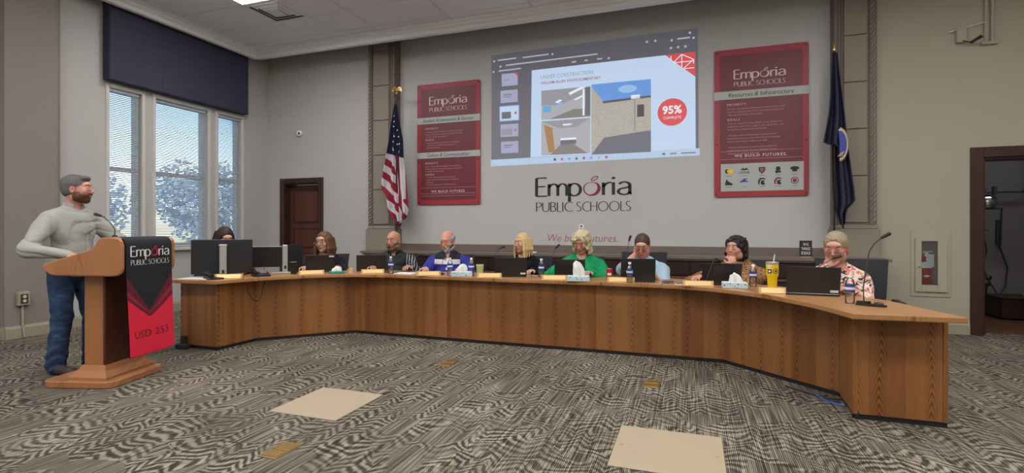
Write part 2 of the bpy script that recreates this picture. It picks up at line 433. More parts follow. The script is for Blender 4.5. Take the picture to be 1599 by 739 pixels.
        return o
def struct(o): o['kind'] = 'structure'; return o
def ring(rx, ry, n=20, cx=0, cy=0, a0=0., a1=2*PI):
    return [(cx+rx*math.cos(a0+(a1-a0)*i/n), cy+ry*math.sin(a0+(a1-a0)*i/n)) for i in range(n)]
def rrect(x0, x1, y0, y1, r, n=4):
    p = []
    for cx, cy, a in ((x1-r,y0+r,-PI/2),(x1-r,y1-r,0),(x0+r,y1-r,PI/2),(x0+r,y0+r,PI)):
        for i in range(n+1): t = a+PI/2*i/n; p.append((cx+r*math.cos(t), cy+r*math.sin(t)))
    return p
def copy_tree(o, parent=None):
    c = o.copy(); COL.objects.link(c); c.parent = parent
    for ch in list(o.children): copy_tree(ch, c)
    return c

# ------------------------------------------------------------ lettering
def arc(cx, cy, rx, ry, a0, a1, n=14): return [(cx+rx*math.cos(R(a0+(a1-a0)*i/n)), cy+ry*math.sin(R(a0+(a1-a0)*i/n))) for i in range(n+1)]
GL = {  # humanist capitals and the few small letters of the wordmark: strokes as centre lines, (advance)
 'E': ([[(0,0),(0,1)],[(0,1),(.42,1)],[(0,.53),(.36,.53)],[(0,0),(.44,0)]], .52),
 'm': ([[(0,0),(0,.66)],[(0,.45)]+arc(.19,.44,.17,.21,150,0,10)+[(.36,0)],[(.36,.45)]+arc(.55,.44,.17,.21,150,0,10)+[(.72,0)]], .83),
 'p': ([[(0,-.32),(0,.66)],[(0,.50)]+arc(.2,.32,.24,.33,130,-130,18)+[(0,.10)]], .52),
 'r': ([[(0,0),(0,.66)],[(0,.42),(.05,.55),(.14,.64),(.25,.655)]], .31),
 'i': ([[(0,0),(0,.66)]], .14),
 'a': ([[(.04,.55)]+arc(.19,.48,.17,.18,130,0,8)+[(.36,.06),(.42,.02)],arc(.19,.17,.18,.17,80,330,14)+[(.36,.16)],[(.2,.345),(.36,.40)]], .48),
 'P': ([[(0,0),(0,1)],[(0,1)]+arc(.2,.75,.26,.25,90,-90,12)+[(0,.5)]], .58),
 'U': ([[(0,1),(0,.33)]+arc(.3,.33,.3,.33,180,360,14)+[(.6,1)]], .76),
 'B': ([[(0,0),(0,1)],[(0,1)]+arc(.18,.77,.23,.23,90,-90,10)+[(0,.54)],[(.18,.54)]+arc(.2,.27,.27,.27,90,-90,12)+[(0,0)]], .62),
 'L': ([[(0,1),(0,0)],[(0,0),(.42,0)]], .5),
 'I': ([[(0,0),(0,1)]], .17),
 'C': ([arc(.48,.5,.46,.5,55,305,22)], .86),
 'S': ([arc(.24,.75,.2,.25,40,200,10)+[(.14,.58),(.36,.44)]+arc(.22,.25,.22,.25,30,-145,12)], .6),
 'H': ([[(0,0),(0,1)],[(.62,0),(.62,1)],[(0,.53),(.62,.53)]], .79),
 'O': ([arc(.48,.5,.48,.5,0,360,28)], 1.12),
 ' ': ([], .34),
}
def nib(mb, pts, wv, wh, tf):
    """sweep a pen that draws wide verticals (wv) and thin horizontals (wh)"""
    n = len(pts); L = []; Rr = []
    for i in range(n):
        a = pts[max(i-1,0)]; b = pts[min(i+1,n-1)]
        dx, dy = b[0]-a[0], b[1]-a[1]; l = math.hypot(dx, dy) or 1; dx /= l; dy /= l
        w = math.sqrt((wv*dy)**2+(wh*dx)**2)/2
        x, y = pts[i]
        L.append(tf(x-dy*w, y+dx*w)); Rr.append(tf(x+dy*w, y-dx*w))
    mb.add(L+Rr, [(i, i+1, n+i+1, n+i) for i in range(n-1)])
def word(mb, s, h, x0, z0, width, tf3, wv=.13, wh=.07):
    """letters of cap height h fitted to a width; tf3(x, z) gives the point in 3D"""
    tot = sum(GL[c][1] for c in s)-.1; k = width/tot; x = x0
    for c in s:
        st, adv = GL[c]
        for p in st: nib(mb, p, wv, wh*h/k if False else wh, lambda X, Y, x=x: tf3(x+X*k, z0+Y*h))
        if c == 'i':
            mb.add([tf3(x+.065*math.cos(a)*k*1.0, z0+(.88+.065*math.sin(a))*h) for a in [2*PI*q/10 for q in range(10)]], [tuple(range(10))])
        x += adv*k
def logo(tf, w, parent, c_text, c_apple, c_sub=None, sub=True):
    """the wordmark: Emp(apple)ria over PUBLIC SCHOOLS, w wide, origin bottom-left of the capital E; tf(x,z)->3D"""
    h = w*.195; c_sub = c_sub or c_text
    m = MB(); word(m, 'Emp', h, 0, 0, w*.475, tf, .125, .075); m.build('lettering', c_text, parent)
    m = MB(); word(m, 'ria', h, w*.72, 0, w*.275, tf, .103, .075); m.build('lettering', c_text, parent)
    m = MB(); cx, cz, rx, rz = w*.60, h*.36, w*.092, h*.40
    out = []; inn = []
    N_ = 36
    for i in range(N_+1):
        t = PI/2+2*PI*i/N_; dip = .16*math.exp(-((i/N_-0) * 9)**2)+.16*math.exp(-((1-i/N_)*9)**2)
        out.append(tf(cx+rx*math.cos(t), cz+rz*(math.sin(t)-dip)))
        wv = .88-.20*max(0, math.cos(t-R(-25)))
        inn.append(tf(cx+rx*.93*wv*math.cos(t)-rx*.03, cz+rz*wv*(math.sin(t)-dip)+rz*.02))
    m.add(out+inn, [(i, i+1, N_+2+i, N_+1+i) for i in range(N_)])
    leaf = arc(cx+rx*.35, cz+rz*1.32, rx*.42, rz*.20, 0, 360, 16)
    lf = [(cx+rx*.30+(x-cx-rx*.35)*.9-(z-cz-rz*1.32)*.2, z+(x-cx-rx*.35)*1.0*rz/rx*.5) for x, z in leaf]
    nib(m, lf, w*.010, w*.010, tf)
    m.build('apple', c_apple, parent)
    if sub:
        m = MB(); word(m, 'PUBLIC', h*.50, 0, -h*.85, w*.40, tf, .105, .06); word(m, 'SCHOOLS', h*.50, w*.44, -h*.85, w*.56, tf, .10, .058)
        m.build('lettering', c_sub, parent)
FONT = None
def text(s, name, size, tf, mat, parent, width=None, shear=0., bold=0., align='LEFT', sp=1.0, kind=None):
    """flat lettering from the built-in font, mapped to the surface by tf(x,z)"""
    cu = bpy.data.curves.new('t', 'FONT'); cu.body = s; cu.size = size; cu.shear = shear; cu.offset = bold*size; cu.resolution_u = 2
    cu.space_character = sp
    o = bpy.data.objects.new('t', cu); COL.objects.link(o)
    bpy.context.view_layer.update()
    me = bpy.data.meshes.new_from_object(o.evaluated_get(bpy.context.evaluated_depsgraph_get()))
    bpy.data.objects.remove(o); bpy.data.curves.remove(cu)
    xs = [v.co.x for v in me.vertices]
    if not xs: return None
    x0, x1 = min(xs), max(xs); k = (width/(x1-x0)) if width else 1.
    off = -x0 if align == 'LEFT' else (-(x0+x1)/2 if align == 'CENTER' else -x1)
    for v in me.vertices: v.co = tf((v.co.x+off)*k, v.co.y)
    me.name = name
    r = link(name, me, mat, parent)
    if kind: r['kind'] = kind
    return r
def wallf(x0, y, z0):  # a frame on a wall that faces the room (-y)
    return lambda x, z: (x0+x, y, z0+z)
def flat(mb, tf, pts): mb.add([tf(*p) for p in pts], [tuple(range(len(pts)))]); return mb
def flatq(tf, x0, x1, z0, z1, name, mat, parent): return flat(MB(), tf, [(x0,z0),(x1,z0),(x1,z1),(x0,z1)]).build(name, mat, parent)

# ============================================================ THE ROOM
YB = 7.70; YC = 7.83; XL = -7.60; XR = 5.6; YF = -3.2; ZT = 5.1; ZC = 4.47
floor = struct(MB().box(XL-.3, XR+.2, YF, YB+.2, -.1, 0).build('floor', 'carpet'))
# back wall: left run with a doorway, recessed white middle, right run with a doorway
m = MB()
DL0, DL1, DLT = -7.21, -6.42, 2.13
m.box(XL-.2, DL0, YB, YB+.3, 0, ZT); m.box(DL1, -5.30, YB, YB+.3, 0, ZT); m.box(DL0, DL1, YB, YB+.3, DLT, ZT)
struct(m.build('wall_back_left', 'wall_paint'))
struct(MB().box(-5.34, 2.25, YC, YC+.2, 0, ZT).build('wall_back', 'wall_white'))
DR0, DR1, DRT = 3.31, 4.30, 2.14
m = MB(); m.box(2.18, DR0, YB, YB+.3, 0, ZT); m.box(DR1, XR+.2, YB, YB+.3, 0, ZT); m.box(DR0, DR1, YB, YB+.3, DRT, ZT)
struct(m.build('wall_back_right', 'wall_side'))
struct(MB().box(XR, XR+.2, YF, YB, 0, ZT).build('wall_right', 'wall_side'))
struct(MB().box(XL-.2, XR+.2, YF-.2, YF, 0, ZT).build('wall_front', 'wall_side'))
# left wall with three window openings
WIN = [(4.85, 5.33), (5.50, 6.42), (6.58, 7.10)]; WZ0, WZ1 = 1.0, 3.26
WIN_ADDED = [(-2.5, -.7), (.2, 2.0)]      # unseen windows added to this wall behind the camera for daylight
m = MB(); ys = [YF] + [v for w in WIN_ADDED+WIN for v in w] + [YB]
for i in range(0, len(ys), 2): m.box(XL-.22, XL, ys[i], ys[i+1], 0, ZT)
for a, b in WIN_ADDED+WIN: m.box(XL-.22, XL, a, b, 0, WZ0); m.box(XL-.22, XL, a, b, WZ1, ZT)
struct(m.build('wall_left', 'wall_paint'))
struct(MB().box(XL-.1, -7.47, 3.66, 4.18, 0, ZT).prism([(XL, 4.18), (-7.47, 4.18), (-7.50, 4.23), (XL, 4.28)], 0, ZT).build('trim_1', 'pier_paint'))
# casings round the windows
m = MB()
for a, b in WIN:
    m.box(XL-.02, XL+.02, a-.03, a+.015, WZ0-.03, WZ1+.04, .005); m.box(XL-.02, XL+.02, b-.015, b+.03, WZ0-.03, WZ1+.04, .005)
    m.box(XL-.02, XL+.02, a, b, WZ1-.015, WZ1+.04, .005)
struct(m.build('trim_2', 'window_frame'))
struct(MB().box(XL-.02, XL+.07, 4.82, 7.14, WZ0-.05, WZ0-.005, .008).build('trim_3', 'window_frame'))
for i, (a, b) in enumerate(WIN+WIN_ADDED):
    w = bpy.data.objects.new('window_%d' % (i+1), None); COL.objects.link(w); w.location = (XL-.13, (a+b)/2, WZ0); struct(w)
    hw = (b-a)/2; H = WZ1-WZ0; fr = MB()
    fr.box(-.05,.05,-hw,-hw+.05,0,H,.006); fr.box(-.05,.05,hw-.05,hw,0,H,.006); fr.box(-.05,.05,-hw+.05,hw-.05,0,.06,.006); fr.box(-.05,.05,-hw+.05,hw-.05,H-.05,H,.006)
    fr.build('window_frame', 'window_frame', w)
    MB().box(-.03,.03,-hw+.05,hw-.05,1.10,1.16,.005).build('meeting_rail', 'window_frame', w)
    MB().box(-.004,.0,-hw+.04,hw-.04,.05,1.11).build('pane', 'pane_glass', w)
    MB().box(-.02,-.016,-hw+.04,hw-.04,1.15,H-.04).build('pane', 'pane_glass', w)
    if i > 2: continue
    t = thing('window_blind', ['white slatted blind in the narrow window nearest the podium', 'white slatted blind in the widest, middle window', 'white slatted blind in the narrow window next to the room corner'][i], 'blind', (XL-.05, (a+b)/2, WZ0))
    MB().box(-.02,.02,-hw+.02,hw-.02,H-.05,H-.01,.004).build('headrail', 'slat_white', t)
    s = MB(); n_ = 86; p = (H-.09)/n_; c, sn = .0125*math.cos(R(26)), -.0125*math.sin(R(26))
    for k in range(n_):
        z = .03+(k+.5)*p
        s.add([(-c,-hw+.03,z+sn),(c,-hw+.03,z-sn),(c,hw-.03,z-sn),(-c,hw-.03,z+sn),(0,-hw+.03,z+.002),(0,hw-.03,z+.002)], [(0,4,5,3),(4,1,2,5)])
    s.build('slats', 'slat_white', t)['kind'] = 'stuff'
    MB().box(-.012,.012,-hw+.03,hw-.03,.008,.024,.003).build('bottom_rail', 'slat_white', t)
    for sy in (-1, 1): MB().tube([(.014, sy*hw*.55, .02), (.014, sy*hw*.55, H-.04)], .0012, 4).build('cord', 'slat_white', t)
# baseboards
def baseb(name, pts, h=.145):
    m = MB()
    for (x0, y0), (x1, y1) in zip(pts[:-1], pts[1:]):
        d = Vector((x1-x0, y1-y0)); L = d.length; d /= L; n = Vector((d.y, -d.x))
        M_ = Matrix(((d.x, n.x, 0, x0), (d.y, n.y, 0, y0), (0,0,1,0), (0,0,0,1))); m.M = M_
        m.prism([(0,0),(.022,0),(.022,h-.03),(.012,h-.012),(.008,h),(0,h)], 0, L, 'x')
    m.M = None; return struct(m.build(name, 'trim_paint'))
baseb('baseboard_left', [(XL, 7.7), (XL, 4.28), (-7.47, 4.20), (-7.47, 3.66), (XL, 3.66), (XL, YF)][::-1])
for o in bpy.data.objects:
    if o.name == 'baseboard_left': pass
baseb('baseboard_back', [(XL, YB), (DL0-.1, YB)]); baseb('baseboard_right', [(2.25, YB), (DR0-.13, YB)])
# ceiling: tiles on a grid, cut short of the walls and closed by a crown moulding
CX0, CY1 = -7.33, 7.15
ceil = struct(MB().box(CX0, XR, YF, CY1, ZC+.012, ZC+.08).build('ceiling', 'ceiling_grid'))
gx = [CX0]+[-6.03+1.29*k for k in range(0, 6)]; gy = [CY1]+[6.90-.63*k for k in range(0, 6)]
SKIP = {}
tile_me = {}
FIX = (-6.03, -4.74, 5.01, 5.64)
for i in range(len(gx)-1):
    for j in range(len(gy)-1):
        x0, x1, y1, y0 = gx[i], gx[i+1], gy[j], gy[j+1]
        if abs(x0+6.03) < .01 and abs(y1-5.64) < .01: continue
        if abs(x0+6.03) < .01 and abs(y1-6.27) < .01: x0 = -5.40
        key = (round(x1-x0, 2), round(y1-y0, 2))
        if key not in tile_me:
            o = MB().box(-key[0]/2+.007, key[0]/2-.007, -key[1]/2+.007, key[1]/2-.007, 0, .02, .004).build('ceiling_tile', 'ceiling_tile', ceil); tile_me[key] = o.data
        else:
            o = bpy.data.objects.new('ceiling_tile', tile_me[key]); COL.objects.link(o); o.parent = ceil
        o.location = ((x0+x1)/2, (y0+y1)/2, ZC)
# plain tiled rest of the ceiling (out of the frame)
o = MB().box(gx[-1], XR, YF, CY1, ZC, ZC+.02).box(CX0, gx[-1], YF, gy[-1], ZC, ZC+.02).build('ceiling_field', 'ceiling_tile', ceil); 
def crown(name, pts):
    m = MB()
    for (x0, y0), (x1, y1) in zip(pts[:-1], pts[1:]):
        d = Vector((x1-x0, y1-y0)); L = d.length; d /= L; n = Vector((d.y, -d.x))
        m.M = Matrix(((d.x, n.x, 0, x0), (d.y, n.y, 0, y0), (0,0,1,0), (0,0,0,1)))
        m.prism([(-.05,-.16),(0.02,-.16),(.03,-.145),(.03,-.10),(.055,-.085),(.06,-.05),(.085,-.03),(.09,-.003),(-.05,.08)], -.0, L, 'x')
    m.M = Matrix.Translation((0,0,0)); o = m.build(name, 'crown_paint'); o.location = (0,0,ZC); return struct(o)
crown('trim_4', [(CX0, YF), (CX0, CY1), (XR, CY1)])
struct(MB().box(XL-.2, XR+.2, YF-.2, YB+.4, ZT, ZT+.1).build('unseen_roof_slab', 'taupe_dark'))  # unseen slab above the ceiling gap, put in to keep sky light out

# ceiling lights
def troffer(x0, x1, y0, y1, label, group=None, drop=.004):
    t = thing('ceiling_light', label, 'light', ((x0+x1)/2, (y0+y1)/2, ZC-drop), 0, group)
    w, h = (x1-x0)/2, (y1-y0)/2; m = MB()
    m.box(-w,w,-h,-h+.03,-.004,.03); m.box(-w,w,h-.03,h,-.004,.03); m.box(-w,-w+.03,-h+.03,h-.03,-.004,.03); m.box(w-.03,w,-h+.03,h-.03,-.004,.03)
    m.build('frame', 'crown_paint', t)
    MB().box(-w+.03,w-.03,-h+.03,h-.03,.008,.012).build('diffuser', 'light_diffuser', t)
    return t
troffer(*FIX, 'lit fluorescent ceiling light panel beside the square air vent')
for x in (-3.45, -.87, 1.71, 4.0):
    for y in (4.4, 1.25, -1.9): troffer(x-.6, x+.6, y-.31, y+.31, 'lit ceiling light panel above the meeting room, out of the frame', 'ceiling light panels out of the frame', .035)
for x in (-6.03+.64,): 
    for y in (1.25, -1.9): troffer(x-.6, x+.6, y-.31, y+.31, 'lit ceiling light panel above the meeting room, out of the frame', 'ceiling light panels out of the frame', .035)
t = troffer(3.6, 4.8, 8.4, 8.9, 'weak unseen ceiling light added above the frame to brighten the side room'); t.location.z = 2.86; [c.data.materials.__setitem__(0, MT['added_dim_diffuser']) for c in t.children if c.name.startswith('diffuser')]  # weak lamp out of view, added to brighten the side room
# vent
t = thing('ceiling_vent', 'square metal ceiling air vent with nested louvres', 'vent', (-5.715, 5.955, ZC))
for k, (a, z0, z1) in enumerate([(.31,-.012,.0),(.235,-.02,-.006),(.16,-.028,-.014)]):
    m = MB(); w = .045
    pr_ = [(0,z0+.016),(.006,z0),(w,z0-.002),(w+.01,z0+.02)]
    for q in range(4):
        m.M = Matrix.Rotation(q*PI/2, 4, 'Z')
        m.add([(-a,-a,z0+.016),(a,-a,z0+.016),(a-w,-a+w,z0-.004),(-a+w,-a+w,z0-.004),(-a,-a,z0+.022),(a,-a,z0+.022),(a-w,-a+w,z0+.002),(-a+w,-a+w,z0+.002)], [(0,1,2,3),(4,7,6,5),(3,2,6,7),(0,4,5,1)])
    m.M = None; m.build('louvre', 'crown_paint', t)
MB().box(-.10,.10,-.10,.10,-.035,-.030).build('louvre', 'crown_paint', t)
MB().box(-.30,.30,-.30,.30,.008,.011).build('duct_opening', 'taupe_dark', t)

# valance box over the windows
t = thing('window_valance', 'long dark navy fabric window valance under the ceiling edge', 'valance', (XL, 5.94, 3.32))
MB().box(0.005,.15,-1.16,1.16,0,1.10,.01).build('fabric_box', 'navy_fabric', t)
for y in (-.42, .50): MB().box(.150,.1512,y-.002,y+.002,.01,.99).build('seam', 'dark_navy', t)

# ------------------------------------------------------------ left door
def doorway(x0, x1, zt, yw, name, tr=.10, dep=.03):
    m = MB(); m.box(x0-tr,x0,yw-dep,yw+.02,0,zt+tr,.006); m.box(x1,x1+tr,yw-dep,yw+.02,0,zt+tr,.006); m.box(x0,x1,yw-dep,yw+.02,zt,zt+tr,.006)
    m.box(x0-.005,x0+.02,yw,yw+.30,0,zt); m.box(x1-.02,x1+.005,yw,yw+.30,0,zt); m.box(x0,x1,yw,yw+.30,zt-.02,zt+.005)
    return struct(m.build(name, 'door_trim'))
doorway(DL0, DL1, DLT, YB, 'trim_6', .095)
d1 = struct(MB().box(-.375,.375,0,.045,.01,2.10,.003).build('door_1', 'door_wood', None, loc=((DL0+DL1)/2, YB+.12, 0)))
for z0, z1 in ((.22,.82),(.95,1.28),(1.42,2.0)):
    MB().box(-.26,.26,-.006,.002,z0,z1,.004).build('door_panel', 'door_wood', d1)
    m = MB()
    for a in (-.28,.26): m.box(a,a+.02,-.012,.003,z0-.02,z1+.02,.003)
    for a in (z0-.02,z1): m.box(-.26,.26,-.012,.003,a,a+.02,.003)
    m.build('door_moulding', 'door_trim', d1)
MB().box(.31,.35,-.010,0,.93,1.1,.004).tube([(.33,-.01,1.02),(.33,-.05,1.02),(.22,-.055,1.02)],.011,8).build('door_handle', 'silver', d1, True)
t = thing('exit_notice', 'small pinkish red notice stuck on the dark wooden door', 'notice', ((DL0+DL1)/2+.32, YB+.118, 1.36))
MB().box(-.045,.045,-.003,0,-.03,.03).build('card', 'banner_red', t)
t = thing('wall_sensor', 'small round white sensor camera on the wall left of the flag', 'sensor', (-6.84, YB, 3.05))
MB().ball((0,-.03,0),(.055,.05,.055)).build('housing','crown_paint',t,True); MB().ball((.02,-.068,-.005),(.022,.016,.022)).build('lens','ink_black',t,True)

# ------------------------------------------------------------ pilasters
def pilaster(name, x0, x1, label, side):
    """a panelled stone coloured pilaster; side=+1 when the rope moulding is on its right edge"""
    xc = (x0+x1)/2; hw = (x1-x0)/2; yf = 7.63
    p = bpy.data.objects.new(name, None); COL.objects.link(p); p.location = (xc, yf, 0); struct(p)
    MB().box(-hw+.01,hw-.01,.02,.21,1.31,ZT).build('shaft', 'taupe_dark', p)
    rope = hw-.04 if side > 0 else -hw+.04; inner = -hw+.0 if side > 0 else hw-.0
    # blocks of the shaft
    b0, b1 = (-hw+.11, hw-.10) if side > 0 else (-hw+.10, hw-.11)
    z = 1.36
    while z < ZT-.1:
        MB().box(b0,b1,-.0,.05,z+.005,min(z+.60,ZT)-.005,.006).build('block', 'taupe', p); z += .60
    # inner stepped moulding
    m = MB()
    if side > 0: m.box(-hw,-hw+.035,-.0,.21,1.31,ZT,.006); m.box(-hw+.045,-hw+.075,.008,.2,1.31,ZT,.006); m.box(-hw+.08,-hw+.10,.0,.2,1.31,ZT,.006)
    else: m.box(hw-.035,hw,-.0,.21,1.31,ZT,.006); m.box(hw-.075,hw-.045,.008,.2,1.31,ZT,.006); m.box(hw-.10,hw-.08,.0,.2,1.31,ZT,.006)
    m.build('moulding', 'taupe_dark', p)
    # rope moulding
    m = MB(); n_ = 60
    hh = (ZT-1.36)/n_
    for k in range(n_):
        zz = 1.34+k*hh
        m.tube([(rope-.026,-.0,zz),(rope,-.018,zz+hh*.75),(rope+.026,-.0,zz+hh*1.5)],[.012,.018,.012],5)
    m.build('rope_moulding', 'taupe', p, True)['kind'] = 'stuff'
    MB().box(min(rope-.04,rope+.04),max(rope-.04,rope+.04),.0,.2,1.31,ZT).build('moulding', 'taupe_dark', p)
    # pedestal
    MB().box(-hw-.03,hw+.03,-.035,.2,0,1.28,.006).box(-hw-.012,hw+.012,-.018,.2,1.28,1.33,.01).build('pedestal', 'taupe', p)
    return p
pilaster('trim_7', -5.32, -4.80, '', -1); pilaster('trim_8', 1.74, 2.21, '', 1)

# ------------------------------------------------------------ chair rail strip and dark credenza below the white wall
struct(MB().box(-4.78, 1.72, YC-.03, YC+.01, .90, 1.03, .006).build('trim_9', 'rail_strip'))
cr = thing('credenza', 'long dark wood credenza running behind the seated board members', 'cabinet', (-1.46, 7.2, 0))
m = MB(); m.prism([(-3.72,-.0),(3.70,-.0),(3.70,.38),(-3.72,.38)], .885,.92); m.prism([(-3.69,.02),(3.67,.02),(3.67,.38),(-3.69,.38)], .86,.885)
m.build('top', 'rail_strip', cr)
MB().box(-3.66,3.64,.05,.38,.08,.86).build('body', 'credenza', cr); MB().box(-3.6,3.58,.09,.36,0,.08).build('plinth', 'ink_black', cr)
for k in range(10):
    x0 = -3.62+k*.724
    d_ = MB().box(x0+.01,x0+.714,.035,.052,.10,.60,.004).build('door', 'credenza', cr)
    MB().box(x0+.62,x0+.68,.02,.036,.52,.535,.003).build('handle', 'brass', d_)
    MB().box(x0+.01,x0+.714,.035,.052,.66,.84,.004).build('drawer', 'credenza', cr)
MB().box(-3.66,3.64,.028,.06,.615,.645,.004).build('shelf_edge', 'credenza_shelf', cr)

# ------------------------------------------------------------ floor covers and outlets
def cover(x0, x1, y0, y1, label):
    t = thing('floor_cover', label, 'floor plate', ((x0+x1)/2, (y0+y1)/2, 0)); w, h = (x1-x0)/2, (y1-y0)/2
    MB().box(-w,w,-h,h,0,.006,.003).build('plate', 'beige_plate', t)
    for a in (-1,1): MB().lathe([(.0,.006),(.007,.006),(.006,.008),(0,.008)],8,(a*(w-.04),0,0)).build('screw','brass',t)
cover(-2.80,-2.24,2.84,3.41, 'square beige floor cover plate on the carpet, nearer the podium')
cover(-.43,.175,2.79,3.39, 'square beige floor cover plate at the bottom edge of the picture')
def brass_box(x, y, label, w=.065, h=.105):
    t = thing('floor_outlet', label, 'outlet', (x, y, 0), 0, None)
    MB().box(-w,w,-h,h,0,.007,.003).build('plate', 'brass', t)
    for a in (-1,1): 
        l_ = MB().box(-w+.012,w-.012,a*h*.48-.038,a*h*.48+.038,.007,.010,.002).build('flap', 'brass', t); 
    MB().box(-w+.01,w-.01,-.004,.004,.007,.0115,.001).build('hinge','gold',t)
brass_box(-2.24, 2.36, 'brass floor outlet box with two flaps at the bottom left'); brass_box(-2.19, 4.42, 'brass floor outlet box in front of the curved desk, left of centre')
brass_box(-.31, 4.38, 'brass floor outlet box nearest the right half of the curved desk')

# ------------------------------------------------------------ wall lettering, banners, projection
lg = thing('wall_logo', 'large black and maroon Emporia PUBLIC SCHOOLS lettering on the white wall', 'lettering', (-2.32, YC-.003, 1.80))
logo(lambda x, z: (x, 0, z), 1.47, lg, 'ink_black', 'ink_maroon')
lg2 = thing('wall_slogan', 'thin maroon italic lettering We build futures. low on the white wall', 'lettering', (-2.135, YC-.003, 1.085))
text('We build futures.', 'lettering', .17, lambda x, z: (x, 0, z), 'ink_rose', lg2, 1.09, .22, -.008)
def banner(x0, x1, z0, z1, label):
    t = thing('banner', label, 'banner', ((x0+x1)/2, YC, z0)); w = (x1-x0)/2; H = z1-z0
    m = MB(); m.prism(rrect(-w,w,0,H,.03), -.03, -.005, 'y'); m.build('board', 'banner_red', t)
    tf = lambda x, z: (x, -.032, z)
    flatq(tf, -w+.075, w-.075, .085, H-.085, 'inner_field', 'banner_dark', t)
    for sx in (-1,1):
        for z in (.035, H*.36, H*.68, H-.035):
            MB().lathe([(0,0),(.012,0),(.010,.006),(0,.007)],8).build('screw','ink_black',t).matrix_local = Matrix.Translation((sx*(w-.03),-.03,z)) @ Matrix.Rotation(R(90),4,'X')
    return t, w, H
L2 = lambda x0, z0, y=-.036: (lambda x, z: (x0+x, y, z0+z))
def strip(t, w, z0, z1, s, tw):
    MB().prism([(-w-.004,z0),(w+.004,z0),(w+.004,z1),(-w-.004,z1)], -.040, -.031, 'y').build('title_strip', 'banner_grey', t)
    text(s, 'lettering', .085, L2(0, (z0+z1)/2-.028, -.0415), 'ink_black', t, tw, .28, .004, 'CENTER')
def para(t, x0, z0, lines, size, mat='banner_pink', lw=1.3, kind=None):
    for i, s in enumerate(lines): text(s, 'lettering', size, L2(x0, z0-i*size*lw), mat, t, None, 0, -.004)
t, w, H = banner(-4.449, -3.281, 1.695, 3.75, 'narrow maroon banner headed Student Achievement & Success')
logo(L2(-.34, H-.36), .69, t, 'banner_text', 'banner_text')
flatq(L2(0,0), -.33,.33, H-.58, H-.574, 'rule', 'banner_pink', t); text('The Engage, The Empower, The Inspire', 'lettering', .03, L2(0,H-.64), 'banner_text', t, .5, .2, 0, 'CENTER')
strip(t, w, 1.375, 1.485, 'Student Achievement & Success', .94); strip(t, w, .79, .89, 'Culture & Communication', .78)
text('PRIORITY', 'lettering', .042, L2(-.42,1.28), 'banner_text', t, .24, 0, .01, sp=1.5)
para(t, -.42, 1.225, ['Develop a culture of student success that puts a child', 'first and is focused on academic growth in all schools', 'in career and life ready students.'], .032)
text('GOALS', 'lettering', .042, L2(-.42,1.09), 'banner_text', t, .16, 0, .01, sp=1.5)
para(t, -.40, 1.04, ['• Improve academic achievement for all students.', '• Increase the social emotional growth of all', '  students and adults.'], .032)
text('PRIORITY', 'lettering', .042, L2(-.42,.69), 'banner_text', t, .24, 0, .01, sp=1.5)
para(t, -.42, .64, ['Foster relationships by engaging in communications', 'through openness, transparency, responsiveness and', 'accessible communications.'], .032)
text('GOALS', 'lettering', .042, L2(-.42,.50), 'banner_text', t, .16, 0, .01, sp=1.5)
para(t, -.40, .455, ['• Create relationships by conducting open,', '  welcoming activities that promote a culture of', '  belonging.', '• Ensure multiple means of communication.'], .032)
for z in (.285,.185,.145): flatq(L2(0,0), -w+.08, w-.08, z, z+.004, 'rule', 'banner_pink', t)
text('WE BUILD FUTURES', 'lettering', .055, L2(0,.205), 'banner_text', t, .62, 0, .015, 'CENTER', sp=1.25)

t, w, H = banner(.307, 1.485, 1.734, 3.795, 'wide maroon banner headed Resources & Infrastructure with school emblems')
logo(L2(-.33, H-.42), .64, t, 'banner_text', 'banner_text')
flatq(L2(0,0), -.33,.31, H-.62, H-.614, 'rule', 'banner_pink', t); text('The Engage, The Empower, The Inspire', 'lettering', .03, L2(0,H-.68), 'banner_text', t, .56, .2, 0, 'CENTER')
strip(t, w, 1.36, 1.475, 'Resources & Infrastructure', .82)
text('PRIORITY', 'lettering', .042, L2(-.42,1.27), 'banner_text', t, .24, 0, .01, sp=1.5)
para(t, -.42, 1.215, ['Develop and maintain infrastructure and resources that', 'meet the ongoing needs of the educational community', 'while maintaining financial security.'], .032)
text('GOALS', 'lettering', .042, L2(-.42,1.06), 'banner_text', t, .16, 0, .01, sp=1.5)
para(t, -.42, 1.01, ['• Recruit, retain and retain skilled, caring, diverse and', '   student-focused staff throughout the organization with', '   competitive compensation and benefits.', '', '• Provide, maintain and evaluate safe and secure', '   learning environments that meet the ever-changing,', '   diverse needs of our students and staff.', '', '• Provide data-based resources and professional', '   development to meet the ever-changing, diverse', '   needs of our students and staff.'], .032)
for z in (.63,.52): flatq(L2(0,0), -w+.08, w-.08, z, z+.004, 'rule', 'banner_pink', t)
text('WE BUILD FUTURES.', 'lettering', .055, L2(0,.55), 'banner_text', t, .66, 0, .015, 'CENTER', sp=1.25)
tfp = lambda x, z: (x, -.0355, z)
flatq(tfp, -w+.085, w-.06, .075, .46, 'emblem_panel', 'banner_grey', t)
